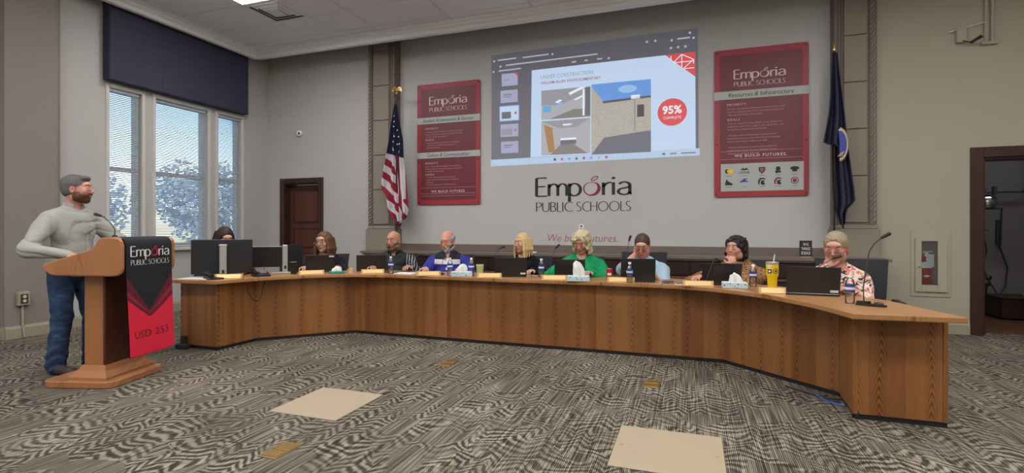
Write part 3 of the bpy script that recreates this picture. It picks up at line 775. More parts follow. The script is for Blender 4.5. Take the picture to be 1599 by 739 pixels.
# ten small school emblems (round, shield, letters, shapes)
EY = lambda x, z: (x, -.038, z)
def disc(x, z, r, mat, name='emblem', rz=None, y=-.037, n=16): return flat(MB(), lambda a, b: (a, y, b), [(x+r*math.cos(2*PI*k/n), z+(rz or r)*math.sin(2*PI*k/n)) for k in range(n)]).build(name, mat, t)
ex = [-.40,-.20,.02,.22,.42]
disc(ex[0]+.01,.355,.045,'yellow',rz=.038); disc(ex[0]-.02,.355,.03,'ink_black',y=-.0375); disc(ex[0]-.008,.355,.018,'yellow',y=-.038); 
flat(MB(), EY, [(ex[1]-.06,.36),(ex[1]-.02,.40),(ex[1],.38),(ex[1]+.02,.40),(ex[1]+.06,.36),(ex[1]+.03,.37),(ex[1],.36),(ex[1]-.03,.37)]).build('emblem','ink_black',t)
text('LIONS', 'lettering', .045, L2(ex[1],.318,-.038), 'ink_black', t, .13, 0, .02, 'CENTER')
flat(MB(), EY, [(ex[2]-.04,.40),(ex[2]+.04,.40),(ex[2]+.04,.35),(ex[2],.305),(ex[2]-.04,.35)]).build('emblem','ink_black',t)
flat(MB(), lambda a,b:(a,-.0385,b), [(ex[2]-.026,.387),(ex[2]+.026,.387),(ex[2]+.026,.352),(ex[2],.322),(ex[2]-.026,.352)]).build('emblem','ink_rose',t)
disc(ex[3],.372,.03,'ink_black'); disc(ex[3]-.015,.33,.022,'ink_black'); disc(ex[3]+.02,.33,.016,'ink_black')
disc(ex[4],.37,.055,'ink_black',rz=.026); flatq(EY, ex[4]-.03,ex[4]+.03,.325,.345,'emblem','ink_black',t)
flat(MB(), EY, [(ex[0]-.05,.16),(ex[0]+.05,.16),(ex[0]+.045,.185),(ex[0]+.0,.21),(ex[0]-.03,.245),(ex[0]-.045,.20)]).build('emblem','ink_black',t)
flat(MB(), EY, [(ex[1]-.07,.19),(ex[1]-.01,.245),(ex[1]+.05,.25),(ex[1]+.01,.225),(ex[1]+.06,.20),(ex[1]-.01,.20)]).build('emblem','label_blue',t)
for q, c in ((2,'ink_black'),(3,'ink_maroon')):
    X = ex[q]
    flat(MB(), EY, [(X-.045,.16),(X-.05,.21),(X-.03,.245),(X+.01,.255),(X+.04,.24),(X+.04,.225),(X+.0,.235),(X-.025,.215),(X-.03,.16)]).build('emblem',c,t)
    flat(MB(), EY, [(X-.015,.165),(X-.015,.21),(X+.02,.22),(X+.04,.20),(X+.015,.195),(X+.035,.18),(X+.035,.155),(X+.01,.155)]).build('emblem','ink_black',t)
disc(ex[4],.205,.048,'ink_maroon'); disc(ex[4],.205,.037,'banner_grey',y=-.0375); disc(ex[4],.205,.026,'ink_maroon',y=-.038)
for X in ex:
    for z in (.285,.13): flatq(EY, X-.035, X+.035, z, z+.005, 'rule', 'dark_grey', t)

# projected slide: light thrown on the wall by the projector (flat, on the wall surface)
WB = WALLC
def pe(name, r, g, b, st=.55): return emit(name, srgb(r,g,b), st, (.12,.12,.12))
emit('px_ui', srgb(96,98,120), .30, (.22,.22,.23)); pe('px_page', 200,222,250,.80); pe('px_text', 180,185,200,.8); pe('px_grey', 120,130,150,.8); pe('px_red', 225,60,70,.8); pe('px_maroon', 165,70,90,.8)
pe('px_white', 235,240,250,.85); pe('px_thumb', 165,168,200,.8); pe('px_thumbsel', 150,175,245,.8); pe('px_bar', 190,215,245,.75)
pe('ph_ceil', 150,150,158,.8); pe('ph_wall', 175,176,182,.8); pe('ph_dark', 95,98,108,.8); pe('ph_lamp', 225,238,250,.9); pe('ph_screen', 90,170,220,.8); pe('ph_door', 170,120,60,.8); pe('ph_floor', 128,122,118,.8)
pe('ph_sky', 90,150,225,.85); pe('ph_cloud', 150,190,240,.85); pe('ph_brick', 165,152,135,.8); pe('ph_brick2', 125,118,110,.8); pe('ph_asphalt', 98,102,118,.8); pe('ph_window', 50,50,60,.8); pe('ph_roof', 70,72,82,.8)
def brickem():
    b = NB('ph_brickwall'); v, x, y, z = b.obj()
    br = b.n('ShaderNodeTexBrick'); b.l(b.xyz(x, z), br.inputs[0]); br.inputs['Scale'].default_value = 22
    br.inputs['Color1'].default_value = (*srgb(200,195,182),1); br.inputs['Color2'].default_value = (*srgb(176,168,156),1); br.inputs['Mortar'].default_value = (*srgb(150,145,138),1)
    b.set((.12,.12,.12), .8); b.l(br.outputs[0], b.b.inputs['Emission Color']); b.b.inputs['Emission Strength'].default_value = .8
brickem()
sl = thing('projected_slide', 'bright projected computer slide UNDER CONSTRUCTION on the white wall', 'projection', (-1.5, YC-.002, 3.2))
def W2(y): return lambda x, z: (x+1.5, y, z-3.2)
def sp(name, pts, mat, lay=1, par=None): return flat(MB(), W2(-.0012*lay), pts).build(name, mat, par or sl)
def sq(name, x0, x1, z0, z1, mat, lay=1, par=None): return sp(name, [(x0,z0),(x1,z0),(x1,z1),(x0,z1)], mat, lay, par)
def st(s, x, z, size, mat, width=None, bold=0., lay=4, align='LEFT', par=None): return text(s, 'lettering', size, (lambda a, b: (x+1.5+a, -.0012*lay, z-3.2+b)), mat, par or sl, width, 0, bold, align)
ui = sp('browser_window', [(-3.089,2.31),(.10,2.335),(.087,4.163),(-3.089,4.122)], 'px_ui', 0)
sp('task_bar', [(-3.10,2.305),(.115,2.335),(.113,2.44),(-3.10,2.415)], 'px_bar', 3)
pg = sp('slide_page', [(-2.42,2.425),(.06,2.438),(.052,3.827),(-2.40,3.81)], 'px_page', 1)
sp('slide_corner', [(-.36,3.826),(.052,3.827),(.055,3.47),(-.10,3.60)], 'px_red', 2)
m = MB(); fr_ = W2(-.004)
def seg(p, q, w=.012): 
    dx, dy = q[0]-p[0], q[1]-p[1]; l = math.hypot(dx,dy); nx, ny = -dy/l*w/2, dx/l*w/2
    flat(m, fr_, [(p[0]+nx,p[1]+ny),(p[0]-nx,p[1]-ny),(q[0]-nx,q[1]-ny),(q[0]+nx,q[1]+ny)])
for p, q in (((-.28,3.80),(-.28,3.74)),((-.25,3.70),(.04,3.70)),((-.13,3.81),(-.13,3.62)),((-.13,3.81),(-.25,3.70)),((-.13,3.81),(.03,3.72)),((.03,3.72),(-.10,3.61)),((.03,3.72),(.03,3.66)),((-.10,3.60),(.04,3.60))): seg(p, q)
m.build('slide_ornament', 'px_white', sl)
st('UNDER CONSTRUCTION', -2.25, 3.655, .085, 'px_grey', .83, -.01); st('WILLIAM ALLEN WHITE ELEMENTARY', -2.25, 3.57, .058, 'px_maroon', .95, .012)
# photo 1: classroom
p1 = sq('slide_photo', -2.24,-1.46,3.008,3.47,'ph_wall',2)
sp('photo_area', [(-2.24,3.47),(-1.46,3.47),(-1.58,3.36),(-1.92,3.22),(-2.24,3.24)], 'ph_ceil', 3, p1); sp('photo_area', [(-2.24,3.008),(-1.46,3.008),(-1.46,3.13),(-1.72,3.14),(-2.12,3.008)], 'ph_floor', 3, p1)
sp('photo_area', [(-1.80,3.40),(-1.62,3.47),(-1.52,3.47),(-1.78,3.36)], 'ph_lamp', 4, p1); sp('photo_area', [(-2.02,3.27),(-1.94,3.31),(-1.90,3.29),(-1.97,3.25)], 'ph_lamp', 4, p1); sp('photo_area', [(-1.72,3.29),(-1.58,3.345),(-1.56,3.33),(-1.68,3.275)], 'ph_lamp', 4, p1)
sq('photo_area', -2.21,-2.08,3.12,3.22,'ph_screen',4,p1); sq('photo_area', -1.97,-1.90,3.20,3.26,'px_thumbsel',4,p1); sq('photo_area',-1.58,-1.55,3.03,3.44,'ph_lamp',4,p1); sq('photo_area',-1.54,-1.46,3.03,3.46,'ph_dark',4,p1)
# photo 2: corridor
p2_ = sq('slide_photo', -2.24,-1.46,2.446,2.985,'ph_wall',2)
sp('photo_area', [(-2.24,2.985),(-1.46,2.985),(-1.68,2.86),(-1.95,2.86)], 'ph_ceil', 3, p2_); sp('photo_area', [(-2.10,2.446),(-1.50,2.446),(-1.72,2.60),(-1.93,2.60)], 'ph_floor', 3, p2_)
sp('photo_area', [(-2.20,2.93),(-2.06,2.87),(-2.02,2.50),(-2.12,2.48)], 'ph_door', 4, p2_); sq('photo_area',-1.93,-1.68,2.67,2.70,'ph_lamp',4,p2_); sq('photo_area',-1.93,-1.68,2.60,2.665,'ph_dark',4,p2_); sp('photo_area', [(-1.90,2.92),(-1.74,2.92),(-1.77,2.895),(-1.88,2.895)], 'ph_lamp', 4, p2_)
# photo 3: brick yard
p3 = sq('slide_photo', -1.445,-.562,2.42,3.495,'ph_sky',2)
sp('photo_area', [(-.90+.14*math.cos(a), 3.38+.06*math.sin(a)) for a in [2*PI*k/14 for k in range(14)]], 'ph_cloud', 3, p3)
sp('photo_area', [(-1.25,3.20),(-.562,3.23),(-.562,2.72),(-1.25,2.66)], 'ph_brickwall', 3, p3); sp('photo_area', [(-1.445,3.47),(-1.25,3.20),(-1.25,2.66),(-1.445,2.42)], 'ph_brickwall', 3, p3)
sp('photo_area', [(-1.445,2.42),(-.562,2.42),(-.562,2.74),(-1.25,2.67)], 'ph_asphalt', 4, p3); sp('photo_area', [(-1.27,3.19),(-.562,3.225),(-.562,3.255),(-1.27,3.225)], 'ph_roof', 5, p3)
sq('photo_area',-.76,-.66,2.95,3.13,'ph_window',5,p3); sq('photo_area',-.80,-.79,2.74,3.2,'ph_dark',5,p3); sq('photo_area',-.85,-.72,3.22,3.28,'px_white',5,p3)
sp('badge', [(-.264+.205*math.cos(2*PI*k/28), 2.985+.20*math.sin(2*PI*k/28)) for k in range(28)], 'px_red', 2)
st('95%', -.264, 2.965, .16, 'px_white', .27, .03, 5, 'CENTER'); st('COMPLETE', -.264, 2.885, .055, 'px_white', .25, 0., 5, 'CENTER')
for i, (x0, x1, z0, z1) in enumerate([(-2.91,-2.635,3.60,3.80),(-2.93,-2.635,3.33,3.53),(-2.95,-2.61,3.03,3.28),(-2.93,-2.625,2.775,2.98),(-2.92,-2.625,2.51,2.70)]):
    th_ = sq('thumbnail', x0, x1, z0, z1, 'px_thumbsel' if i == 2 else 'px_thumb', 1)
    if i == 2: sq('thumbnail_page', x0+.015, x1-.015, z0+.015, z1-.015, 'px_page', 2, th_); sq('thumbnail_photo', x0+.04, x0+.20, z0+.04, z0+.15, 'ph_dark', 3, th_); sp('thumbnail_badge', [(x1-.06+.022*math.cos(a), (z0+z1)/2+.022*math.sin(a)) for a in [2*PI*k/10 for k in range(10)]], 'px_red', 3, th_)
    elif i == 3: sq('thumbnail_photo', x0+.02, x0+.2, z0+.03, z0+.13, 'ph_ceil', 2, th_); sp('thumbnail_badge', [(x1-.05+.02*math.cos(a), (z0+z1)/2+.02*math.sin(a)) for a in [2*PI*k/10 for k in range(10)]], 'px_red', 3, th_)
    elif i == 0: sp('thumbnail_corner', [(x1-.06,z1),(x1,z1),(x1,z1-.06)], 'px_red', 2, th_); sq('thumbnail_line', x0+.03, x0+.14, z0+.09, z0+.10, 'px_grey', 2, th_)
    else: sq('thumbnail_line', x0+.05, x0+.2, z0+.12, z0+.135, 'ph_dark', 2, th_); sq('thumbnail_line', x0+.05, x0+.17, z0+.09, z0+.10, 'ph_dark', 2, th_)
m = MB()
for x0, x1, z in ((-2.98,-2.66,4.02),(-2.55,-2.12,4.02),(-2.84,-1.35,3.925),(-2.96,-2.58,3.845),(-1.75,-1.68,3.86),(-1.55,-1.50,3.865),(-1.36,-1.28,3.865),(-.19,-.02,4.03)): flat(m, W2(-.004), [(x0,z),(x1,z+.012*(x1-x0)),(x1,z+.02+.012*(x1-x0)),(x0,z+.02)])
for x, z in ((-3.04,4.02),(-2.06,4.03),(-2.93,3.925),(-3.05,3.85),(-.62,4.05),(-.50,4.05),(-.27,4.03),(-.28,3.92),(-.18,3.92),(-.08,3.92),(.03,4.03),(-1.18,3.87),(-.02,4.11)): flat(m, W2(-.004), [(x+.018*math.cos(a), z+.018*math.sin(a)) for a in [2*PI*k/8 for k in range(8)]])
m.build('browser_marks', 'px_text', sl)['kind'] = 'stuff'
for k, c in enumerate(['ph_window','px_red','ph_screen','ph_dark','px_maroon','ph_screen','px_thumbsel','px_red']):
    x = -2.02+k*.115; sp('app_icon', [(x+.022*math.cos(a), 2.372+.022*math.sin(a)) for a in [2*PI*q/12 for q in range(12)]], c, 5)
sq('app_icon', -.40,-.36,2.365,2.395,'ph_dark',5); sq('task_text', -.29,-.20,2.372,2.388,'ph_dark',5); sq('task_text', -.14,.06,2.372,2.388,'ph_dark',5)

# wall socket plate below the lettering
t = thing('wall_outlet', 'small grey double outlet on the white wall below the lettering', 'outlet', (-1.60, YC, 1.30))
MB().box(-.035,.035,-.008,0,-.055,.055,.003).build('plate', 'crown_paint', t)
for z in (-.025,.025): MB().box(-.014,.014,-.011,-.007,z-.014,z+.014,.002).build('socket','dark_grey',t)
t = thing('wall_outlet', 'beige surface outlet box with a cable channel on the left pier', 'outlet', (-7.47, 3.82, .46), R(90))
MB().box(-.06,.06,-.05,0,-.08,.08,.006).build('box', 'trim_paint', t)
MB().box(-.035,.035,-.058,-.048,-.055,.055,.003).build('plate', 'dark_grey', t)
for z in (-.025,.025): MB().lathe([(0,0),(.018,0),(.018,.004),(0,.005)],12).build('socket','cream',t).matrix_local = Matrix.Translation((0,-.057,z)) @ Matrix.Rotation(R(90),4,'X')
MB().tube([(0,-.015,-.08),(0,-.018,-.3),(.003,-.03,-.36),(.005,-.045,-.45)],.014,8).build('cable_channel','trim_paint',t,True)

# ------------------------------------------------------------ fire extinguisher cabinet (recessed door in the right wall)
t = thing('extinguisher_cabinet', 'beige wall cabinet with a narrow window holding a fire extinguisher', 'cabinet', (2.79, YB, .85))
MB().box(-.205,.205,-.012,0,-.405,.405,.003).build('frame', 'wall_side', t)
d_ = MB()
x0,x1,z0,z1 = -.165,.165,-.345,.32; wx0,wx1,wz0,wz1 = -.10,.065,-.26,.28
d_.box(x0,wx0,-.035,-.012,z0,z1,.003); d_.box(wx1,x1,-.035,-.012,z0,z1,.003); d_.box(wx0,wx1,-.035,-.012,z0,wz0,.003); d_.box(wx0,wx1,-.035,-.012,wz1,z1,.003)
d_ = d_.build('door', 'wall_side', t)
MB().ball((-.13,-.048,-.03),.014).build('knob','chrome',d_,True)
MB().box(wx0,wx1,-.024,-.022,wz0,wz1).build('pane','pane_glass',d_)
# dark lined niche behind the pane (proud of the wall so it needs no hole)
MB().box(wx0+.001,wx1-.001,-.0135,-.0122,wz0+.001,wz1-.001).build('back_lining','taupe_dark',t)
e = thing('fire_extinguisher', 'red fire extinguisher with a white inspection tag inside the wall cabinet', 'extinguisher', (2.745, YB-.0175, .60))
def half(m, prof, name, mat): 
    o = MB().lathe(prof, 16, (0,0,0), 1., .06).build(name, mat, e, True); return o
half(None, [(0,0),(.05,0),(.055,.01),(.055,.28),(.045,.32),(.02,.345),(0,.345)], 'cylinder', 'ext_red')
half(None, [(0,.20),(.056,.20),(.056,.275),(0,.275)], 'label', 'label_white')
MB().add([(-.04,-.0037,.10),(0,-.0040,.085),(.04,-.0037,.10),(0,-.0040,.115)],[(0,1,2,3)]).build('label','label_white',e)
MB().box(-.02,.02,-.003,.0,.345,.39,.001).box(-.04,.06,-.003,0,.395,.408,.001).box(-.05,-.01,-.003,0,.375,.385,.001).build('valve_handle','chrome',e)
tg = MB().box(-.005,.075,-.0045,-.0038,.215,.37).build('inspection_tag','tag_white',e)

# ------------------------------------------------------------ right doorway and the room behind
doorway(DR0, DR1, DRT, YB, 'trim_10', .125)
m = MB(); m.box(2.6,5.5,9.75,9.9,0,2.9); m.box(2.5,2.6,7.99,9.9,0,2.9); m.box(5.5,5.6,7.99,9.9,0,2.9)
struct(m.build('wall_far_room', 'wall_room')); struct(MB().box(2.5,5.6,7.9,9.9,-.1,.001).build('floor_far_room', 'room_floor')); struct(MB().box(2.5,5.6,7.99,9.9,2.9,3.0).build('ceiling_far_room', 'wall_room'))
t = thing('stage_light', 'round chrome stage light on a bracket in the dark side room', 'lamp', (4.06, 9.35, 1.68))
MB().lathe([(.0,-.10),(.10,-.09),(.13,-.02),(.12,.05),(.07,.10),(0,.11)],18).build('housing','chrome',t,True)
MB().tube([(0,0,.1),(.02,.05,.18),(.05,.05,.19)],.012).tube([(-.14,0,-.1),(.16,0,-.1)],.012).box(.08,.12,-.02,.04,.10,.22).build('bracket','dark_grey',t,True)
t = thing('wall_pipe', 'dark horizontal pipe with an elbow on the side room wall', 'pipe', (4.3, 9.7, 1.83))
MB().tube([(-.15,-.1,0),(.30,-.1,0),(.36,-.06,.03),(.38,-.03,.10),(.38,-.03,.45)],.014).build('pipe','dark_grey',t,True)
for q, (pts, lab) in enumerate([([(4.05,9.6,1.1),(4.12,9.6,1.25),(4.2,9.62,1.27)],'short black bent tube on the side room wall'), ([(4.16,9.66,1.2),(4.20,9.66,.95),(4.14,9.66,.75),(4.22,9.66,.5),(4.3,9.6,.32)],'left hanging black cable in the side room'), ([(4.38,9.66,1.6),(4.36,9.66,1.0),(4.45,9.66,.7),(4.42,9.66,.42),(4.33,9.6,.31)],'right hanging black cable in the side room')]):
    tag(MB().tube(pts, .010, 6).build('cable', 'ink_black', None, True), lab, 'cable')
tag(MB().box(4.34,4.40,9.70,9.74,1.05,1.42,.006).build('switch_box','dark_grey'), 'narrow grey electrical box on the side room wall', 'switch box')
tag(MB().tube([(4.0,9.3,.28),(4.03,9.3,.62)],[.05,.03],8).ball((4.03,9.3,.50),.06).ball((4.0,9.3,.40),.05).ball((4.06,9.3,.58),.045).build('cord_coil','ink_black',None,True), 'black coil of cord behind the door edge in the side room', 'cord')
t = thing('dark_bench', 'low dark wooden crate on the side room floor', 'crate', (4.75, 9.35, 0))
MB().box(-.62,.62,-.25,.25,.02,.30,.01).build('body','credenza',t); MB().box(-.64,.64,-.27,.27,.30,.32,.005).build('lid','credenza',t)
t = thing('white_device', 'white flat device lying on the dark crate in the side room', 'device', (4.62, 9.3, .32))
MB().box(-.12,.12,-.1,.1,0,.04,.01).build('body','label_white',t); MB().box(-.08,.08,-.102,-.098,.012,.028).build('slot','dark_grey',t)
t = thing('wall_conduit', 'painted metal conduit pair running down the upper right wall', 'conduit', (3.365, YB, 3.49))
for dx in (-.03,.03): MB().tube([(dx,-.02,.02),(dx,-.02,1.5)],.02,8).build('pipe','wall_side',t,True)
MB().box(-.08,.08,-.045,0,0,.035,.004).build('end_cap','wall_side',t)
t = thing('wall_camera', 'small security camera on a thin bracket high on the right wall', 'camera', (3.09, YB, 3.6))
MB().box(-.05,.05,-.05,0,-.06,.12,.008).build('mount','wall_side',t); MB().tube([(-.13,-.04,.08),(.24,-.03,.16)],.006,6).build('rod','label_white',t)
MB().tube([(.06,-.09,-.09),(.16,-.12,-.03)],[.015,.022],8).build('camera_body','ink_black',t,True); MB().tube([(0,-.04,-.04),(.07,-.09,-.08)],.008,6).build('arm','dark_grey',t)

# outside the windows
struct(MB().box(-60,XL-.4,-30,50,-.6,-.5).build('ground_outside', 'outdoor_ground'))
def tree(x, y, h, r, label):
    t = thing('tree', label, 'tree', (x, y, -.5)); MB().tube([(0,0,0),(.1,0,h*.5)],[.25,.15],8).build('trunk','credenza',t,True)
    m = MB(); rr = random.Random(int(x*7+y))
    for k in range(3200):
        a = rr.uniform(0, 2*PI); b = rr.uniform(-1, 1); q = rr.uniform(.55, 1)*r*(1+.25*math.sin(3*a+2*b))
        c = Vector((q*math.cos(a)*math.sqrt(1-b*b), q*math.sin(a)*math.sqrt(1-b*b), h*.66+q*b*.85)); u = Vector((rr.uniform(-1,1), rr.uniform(-1,1), rr.uniform(-1,1))).normalized(); w_ = u.orthogonal().normalized(); z_ = .13
        m.add([c-u*z_, c+w_*z_*.6, c+u*z_, c-w_*z_*.6], [(0,1,2,3)])
    m.build('crown','foliage_hazed',t)['kind'] = 'stuff'
tree(-24, 13.5, 4.4, 2.1, 'leafy tree seen through the middle window blind'); tree(-22, 18.5, 4.6, 2.2, 'leafy tree seen through the window blind next to the corner')


# ============================================================ THE CURVED DESK
DT = .745
dk = thing('dais_desk', 'long curved oak board desk with panelled front', 'desk', (-1.83, 5.0, 0))
OX, OY = -1.83, 5.0
front = [(-5.235,4.08),(-4.707,4.08),(-4.69,4.56),(-3.90,5.33),(-2.645,5.31),(-.93,5.30),(.29,5.29),(1.06,4.52),(1.03,4.03),(1.555,4.03)]
def plank(a, b, z0, z1, th, name, mat, parent, inset=0.):
    d = Vector((b[0]-a[0], b[1]-a[1])); L = d.length
    o = MB().box(-.001, L+.001, 0, th, z0, z1, .002).build(name, mat, parent, loc=(a[0]-OX, a[1]-OY, 0), rz=math.atan2(d.y, d.x)); return o
for a, b in zip(front[:-1], front[1:]):
    plank(a, b, .035, .705, .028, 'front_panel', 'oak_panel', dk)
bk = [(1.555,4.03),(1.37,4.62)]
plank(bk[0], bk[1], .035, .705, .028, 'end_panel', 'oak_panel', dk)
plank((-5.20,4.75),(-5.235,4.08), .035, .705, .028, 'end_panel', 'oak_panel', dk)
# dark plinth set back under the panels
m = MB()
for a, b in zip(front[:-1], front[1:]):
    d = Vector((b[0]-a[0], b[1]-a[1])).normalized(); n = Vector((-d.y, d.x))*.012
    m.prism([(a[0]+n.x-OX,a[1]+n.y-OY),(b[0]+n.x-OX,b[1]+n.y-OY),(b[0]+3*n.x-OX,b[1]+3*n.y-OY),(a[0]+3*n.x-OX,a[1]+3*n.y-OY)],0,.05)
m.build('plinth','ink_black',dk)
FE = [(-5.28,3.96),(-4.64,3.985),(-4.53,4.38),(-4.33,4.70),(-4.08,4.98),(-3.78,5.15),(-3.40,5.215),(-2.6,5.21),(-1.83,5.20),(-1.0,5.195),(-.27,5.175),(.03,5.09),(.32,4.91),(.57,4.66),(.77,4.34),(.89,4.06),(.965,3.79),(1.58,3.835)]
BE = [(-5.28,3.96),(-5.32,4.4),(-5.22,4.75),(-4.93,5.12),(-4.60,5.42),(-4.2,5.68),(-3.40,5.84),(-2.6,5.85),(-1.83,5.85),(-1.0,5.85),(-.27,5.83),(.10,5.78),(.45,5.62),(.80,5.34),(1.10,4.99),(1.28,4.74),(1.39,4.58),(1.58,3.835)]
def smooth(P, k=3):
    out = []
    for i in range(len(P)-1):
        p0, p1, p2, p3 = P[max(i-1,0)], P[i], P[i+1], P[min(i+2,len(P)-1)]
        for j in range(k):
            t = j/k; out.append(tuple(.5*((2*p1[q])+(-p0[q]+p2[q])*t+(2*p0[q]-5*p1[q]+4*p2[q]-p3[q])*t*t+(-p0[q]+3*p1[q]-3*p2[q]+p3[q])*t**3) for q in (0,1)))
    return out+[P[-1]]
def top_section(i0, i1):
    f = FE[i0:i1+1]; b = BE[i0:i1+1]
    if i0 == 0: f = FE[:2]+smooth(FE[1:i1+1])[1:]; b = [(-5.29,3.97)]+BE[1:i1+1]
    elif i1 == 17: f = smooth(FE[i0:17])[:-1]+FE[16:18]; b = BE[i0:17]+[(1.575,3.85)]
    poly = [(x-OX,y-OY) for x,y in f]+[(x-OX,y-OY) for x,y in b[::-1]]
    me = MB().prism(poly, .707, DT).build('worktop', 'oak_top', dk)
    bv = me.modifiers.new('bevel','BEVEL'); bv.width = .006; bv.segments = 2; bv.limit_method = 'ANGLE'
top_section(0, 6); top_section(6, 10); top_section(10, 17)
# supports behind the panels
m = MB()
for x in (-4.9,): m.box(x-OX-.25,x-OX+.1,4.2-OY,4.23-OY,.3,.70)
for x in (-3.4,-2.6,-1.0,-.27): m.box(x-OX-.015,x-OX+.015,5.33-OY,5.75-OY,0,.707)
m.build('support','credenza',dk)
tag(MB().box(-5.20,-5.13,4.045,4.079,.02,.13,.006).box(-5.21,-5.06,3.99,4.06,.0,.055,.01).build('floor_socket_box','ink_black'), 'black cable box on the carpet at the left foot of the desk', 'socket box')
tag(MB().tube([(.90,4.50,.012),(.93,4.38,.008),(1.0,4.30,.008),(1.045,4.27,.01)],.006,6).build('blue_cable','blue_cable',None,True), 'blue cable loop on the carpet by the desk corner', 'cable')
tag(MB().tube([(.72,4.66,.01),(.86,4.52,.009),(.95,4.44,.009),(1.06,4.42,.01)],.006,6).tube([(.98,4.48,.012),(.90,4.44,.01),(1.02,4.36,.01)],.005,6).build('black_cable','ink_black',None,True), 'black cables lying on the carpet by the desk corner', 'cable')
tag(MB().tube([(-4.545,4.30,.70),(-4.56,4.33,.60),(-4.575,4.40,.51),(-4.58,4.48,.47),(-4.58,4.53,.50),(-4.58,4.56,.62),(-4.55,4.56,.705)],.004,6).build('hanging_cable','ink_black',None,True), 'thin dark cable looping down the desk front below the phone', 'cable')

# ------------------------------------------------------------ PODIUM
pa = R(16)
pod = thing('podium', 'light wood podium with a black and red cloth hung on its front', 'podium', (-4.42, 2.80, 0), pa)
# local: +x towards the board (front), -x towards the speaker, y along the width
BX = .60
m = MB(); m.prism(rrect(-.56,.055,-.0,.60,.09,5), 0, .055); o = m.build('base','podium_wood',pod,True)
bv = o.modifiers.new('b','BEVEL'); bv.width=.008; bv.segments=2; bv.limit_method='ANGLE'
m = MB()
prof = [(.075,.055),(.075,.075),(.065,.085),(.03,.12),(.012,.16)]
x0,x1,y0,y1 = -.285,-.105,.12,.50
pr_ = []
rows = [[(x0-r,y0-r,z),(x1+r,y0-r,z),(x1+r,y1+r,z),(x0-r,y1+r,z)] for r,z in prof]
for a, b in zip(rows[:-1], rows[1:]):
    for q in range(4): m.add([a[q],a[(q+1)%4],b[(q+1)%4],b[q]],[(0,1,2,3)])
m.add(rows[-1],[(0,1,2,3)]); m.build('plinth_moulding','podium_wood',pod)
MB().box(x0,x1-.02,y0,y1,.12,.93,.004).build('column','podium_wood',pod)
MB().box(x1-.02,x1,y0+.002,y1-.002,.12,.93,.003).build('column_front','podium_dark',pod)
side = [(-.535,.965),(-.50,.935),(-.47,.915),(-.43,.905),(.06,.90),(.105,.908),(.13,.93),(.14,.965),(.14,1.14),(.132,1.18),(.11,1.205),(.08,1.214),(-.02,1.214),(-.05,1.205),(-.072,1.185),(-.088,1.155),(-.11,1.125),(-.16,1.105),(-.49,1.010),(-.525,.99)]
for y in (0., BX-.035):
    o = MB().prism(side, y, y+.035, 'y').build('side_panel','podium_wood',pod)
    bv = o.modifiers.new('b','BEVEL'); bv.width=.010; bv.segments=2; bv.limit_method='ANGLE'; bv.angle_limit=R(60)
inner = [(-.50,.95),(.06,.915),(.115,.935),(.125,.97),(.125,1.14),(.10,1.195),(.08,1.202),(-.02,1.202),(-.055,1.185),(-.10,1.115),(-.16,1.092),(-.49,.998)]
MB().prism(inner, .035, BX-.035, 'y').build('reading_desk','podium_dark',pod)
# cloth: follows the top and front, then hangs
cw0, cw1 = .035, .545
path = [(-.03,1.217),(.04,1.218),(.085,1.217),(.115,1.208),(.137,1.183),(.146,1.14),(.147,1.05),(.148,.96),(.150,.88),(.153,.75),(.158,.60),(.165,.45),(.170,.32),(.172,.24)]
m = MB(); NU = 21
def cp(u, sidx, off=0.):
    x, z = path[sidx]; w = cw0+(cw1-cw0)*u; hang = max(0, (.9-z)/.66)
    return (x+off+.008*hang*math.sin(u*9+z*3), w, z-(.012*hang*math.sin(u*PI)) )
n_ = len(path)
vs = [cp(i/(NU-1), j) for i in range(NU) for j in range(n_)]+[cp(i/(NU-1), j, -.003) for i in range(NU) for j in range(n_)]
K = NU*n_
fs = [(i*n_+j,(i+1)*n_+j,(i+1)*n_+j+1,i*n_+j+1) for i in range(NU-1) for j in range(n_-1)]
fs += [tuple(K+q for q in f[::-1]) for f in fs]
m.add(vs, fs); cl = m.build('cloth','cloth_black',pod,True)
def cloth_pt(u, z, off=.0015):
    for j in range(n_-1):
        if path[j][1] >= z >= path[j+1][1] and j >= 3:
            t = (path[j][1]-z)/(path[j][1]-path[j+1][1]); a = cp(u,j,off); b = cp(u,j+1,off)
            return tuple(a[q]*(1-t)+b[q]*t for q in range(3))
    return cp(u, n_-1, off)
def vpatch(name, mat, left, apex, right, zb, off, par=cl):
    """a patch of cloth print from a V shaped upper edge down to zb"""
    m = MB(); n = 20
    ua = .46; tops = []
    for i in range(n+1):
        u = i/n; z = left+(apex-left)*(u/ua) if u < ua else apex+(right-apex)*((u-ua)/(1-ua)); tops.append((u, z))
    vv = []; S_ = 8
    for u, z in tops:
        for k in range(S_+1): vv.append(cloth_pt(u, z+(zb-z)*k/S_, off))
    m.add(vv, [(i*(S_+1)+k,(i+1)*(S_+1)+k,(i+1)*(S_+1)+k+1,i*(S_+1)+k+1) for i in range(n) for k in range(S_)])
    return m.build(name, mat, par)
vpatch('red_print','cloth_maroon', .90,.60,.90,.27,.0015); vpatch('red_print','cloth_wine', .78,.585,.80,.27,.0025); vpatch('red_print','cloth_maroon', .735,.57,.735,.27,.0035)
vpatch('red_print','cloth_red', .705,.545,.70,.245,.0045)
m = MB()
for (p, q) in (((.02,.745),(.44,.60)),((.98,.76),(.48,.60))): pass
ctf = lambda x, z: cloth_pt(.10+x, 0, 0)
def cloth_tf(u0, z0, k=1/.51): return lambda x, z: cloth_pt(u0+x*k, z0+z, .0062)
logo(cloth_tf(.085, 1.055), .425, cl, 'cloth_white', 'cloth_red', sub=True)
text('USD 253', 'lettering', .085, cloth_tf(.11, .385), 'cloth_maroon', cl, .37, 0, .0)
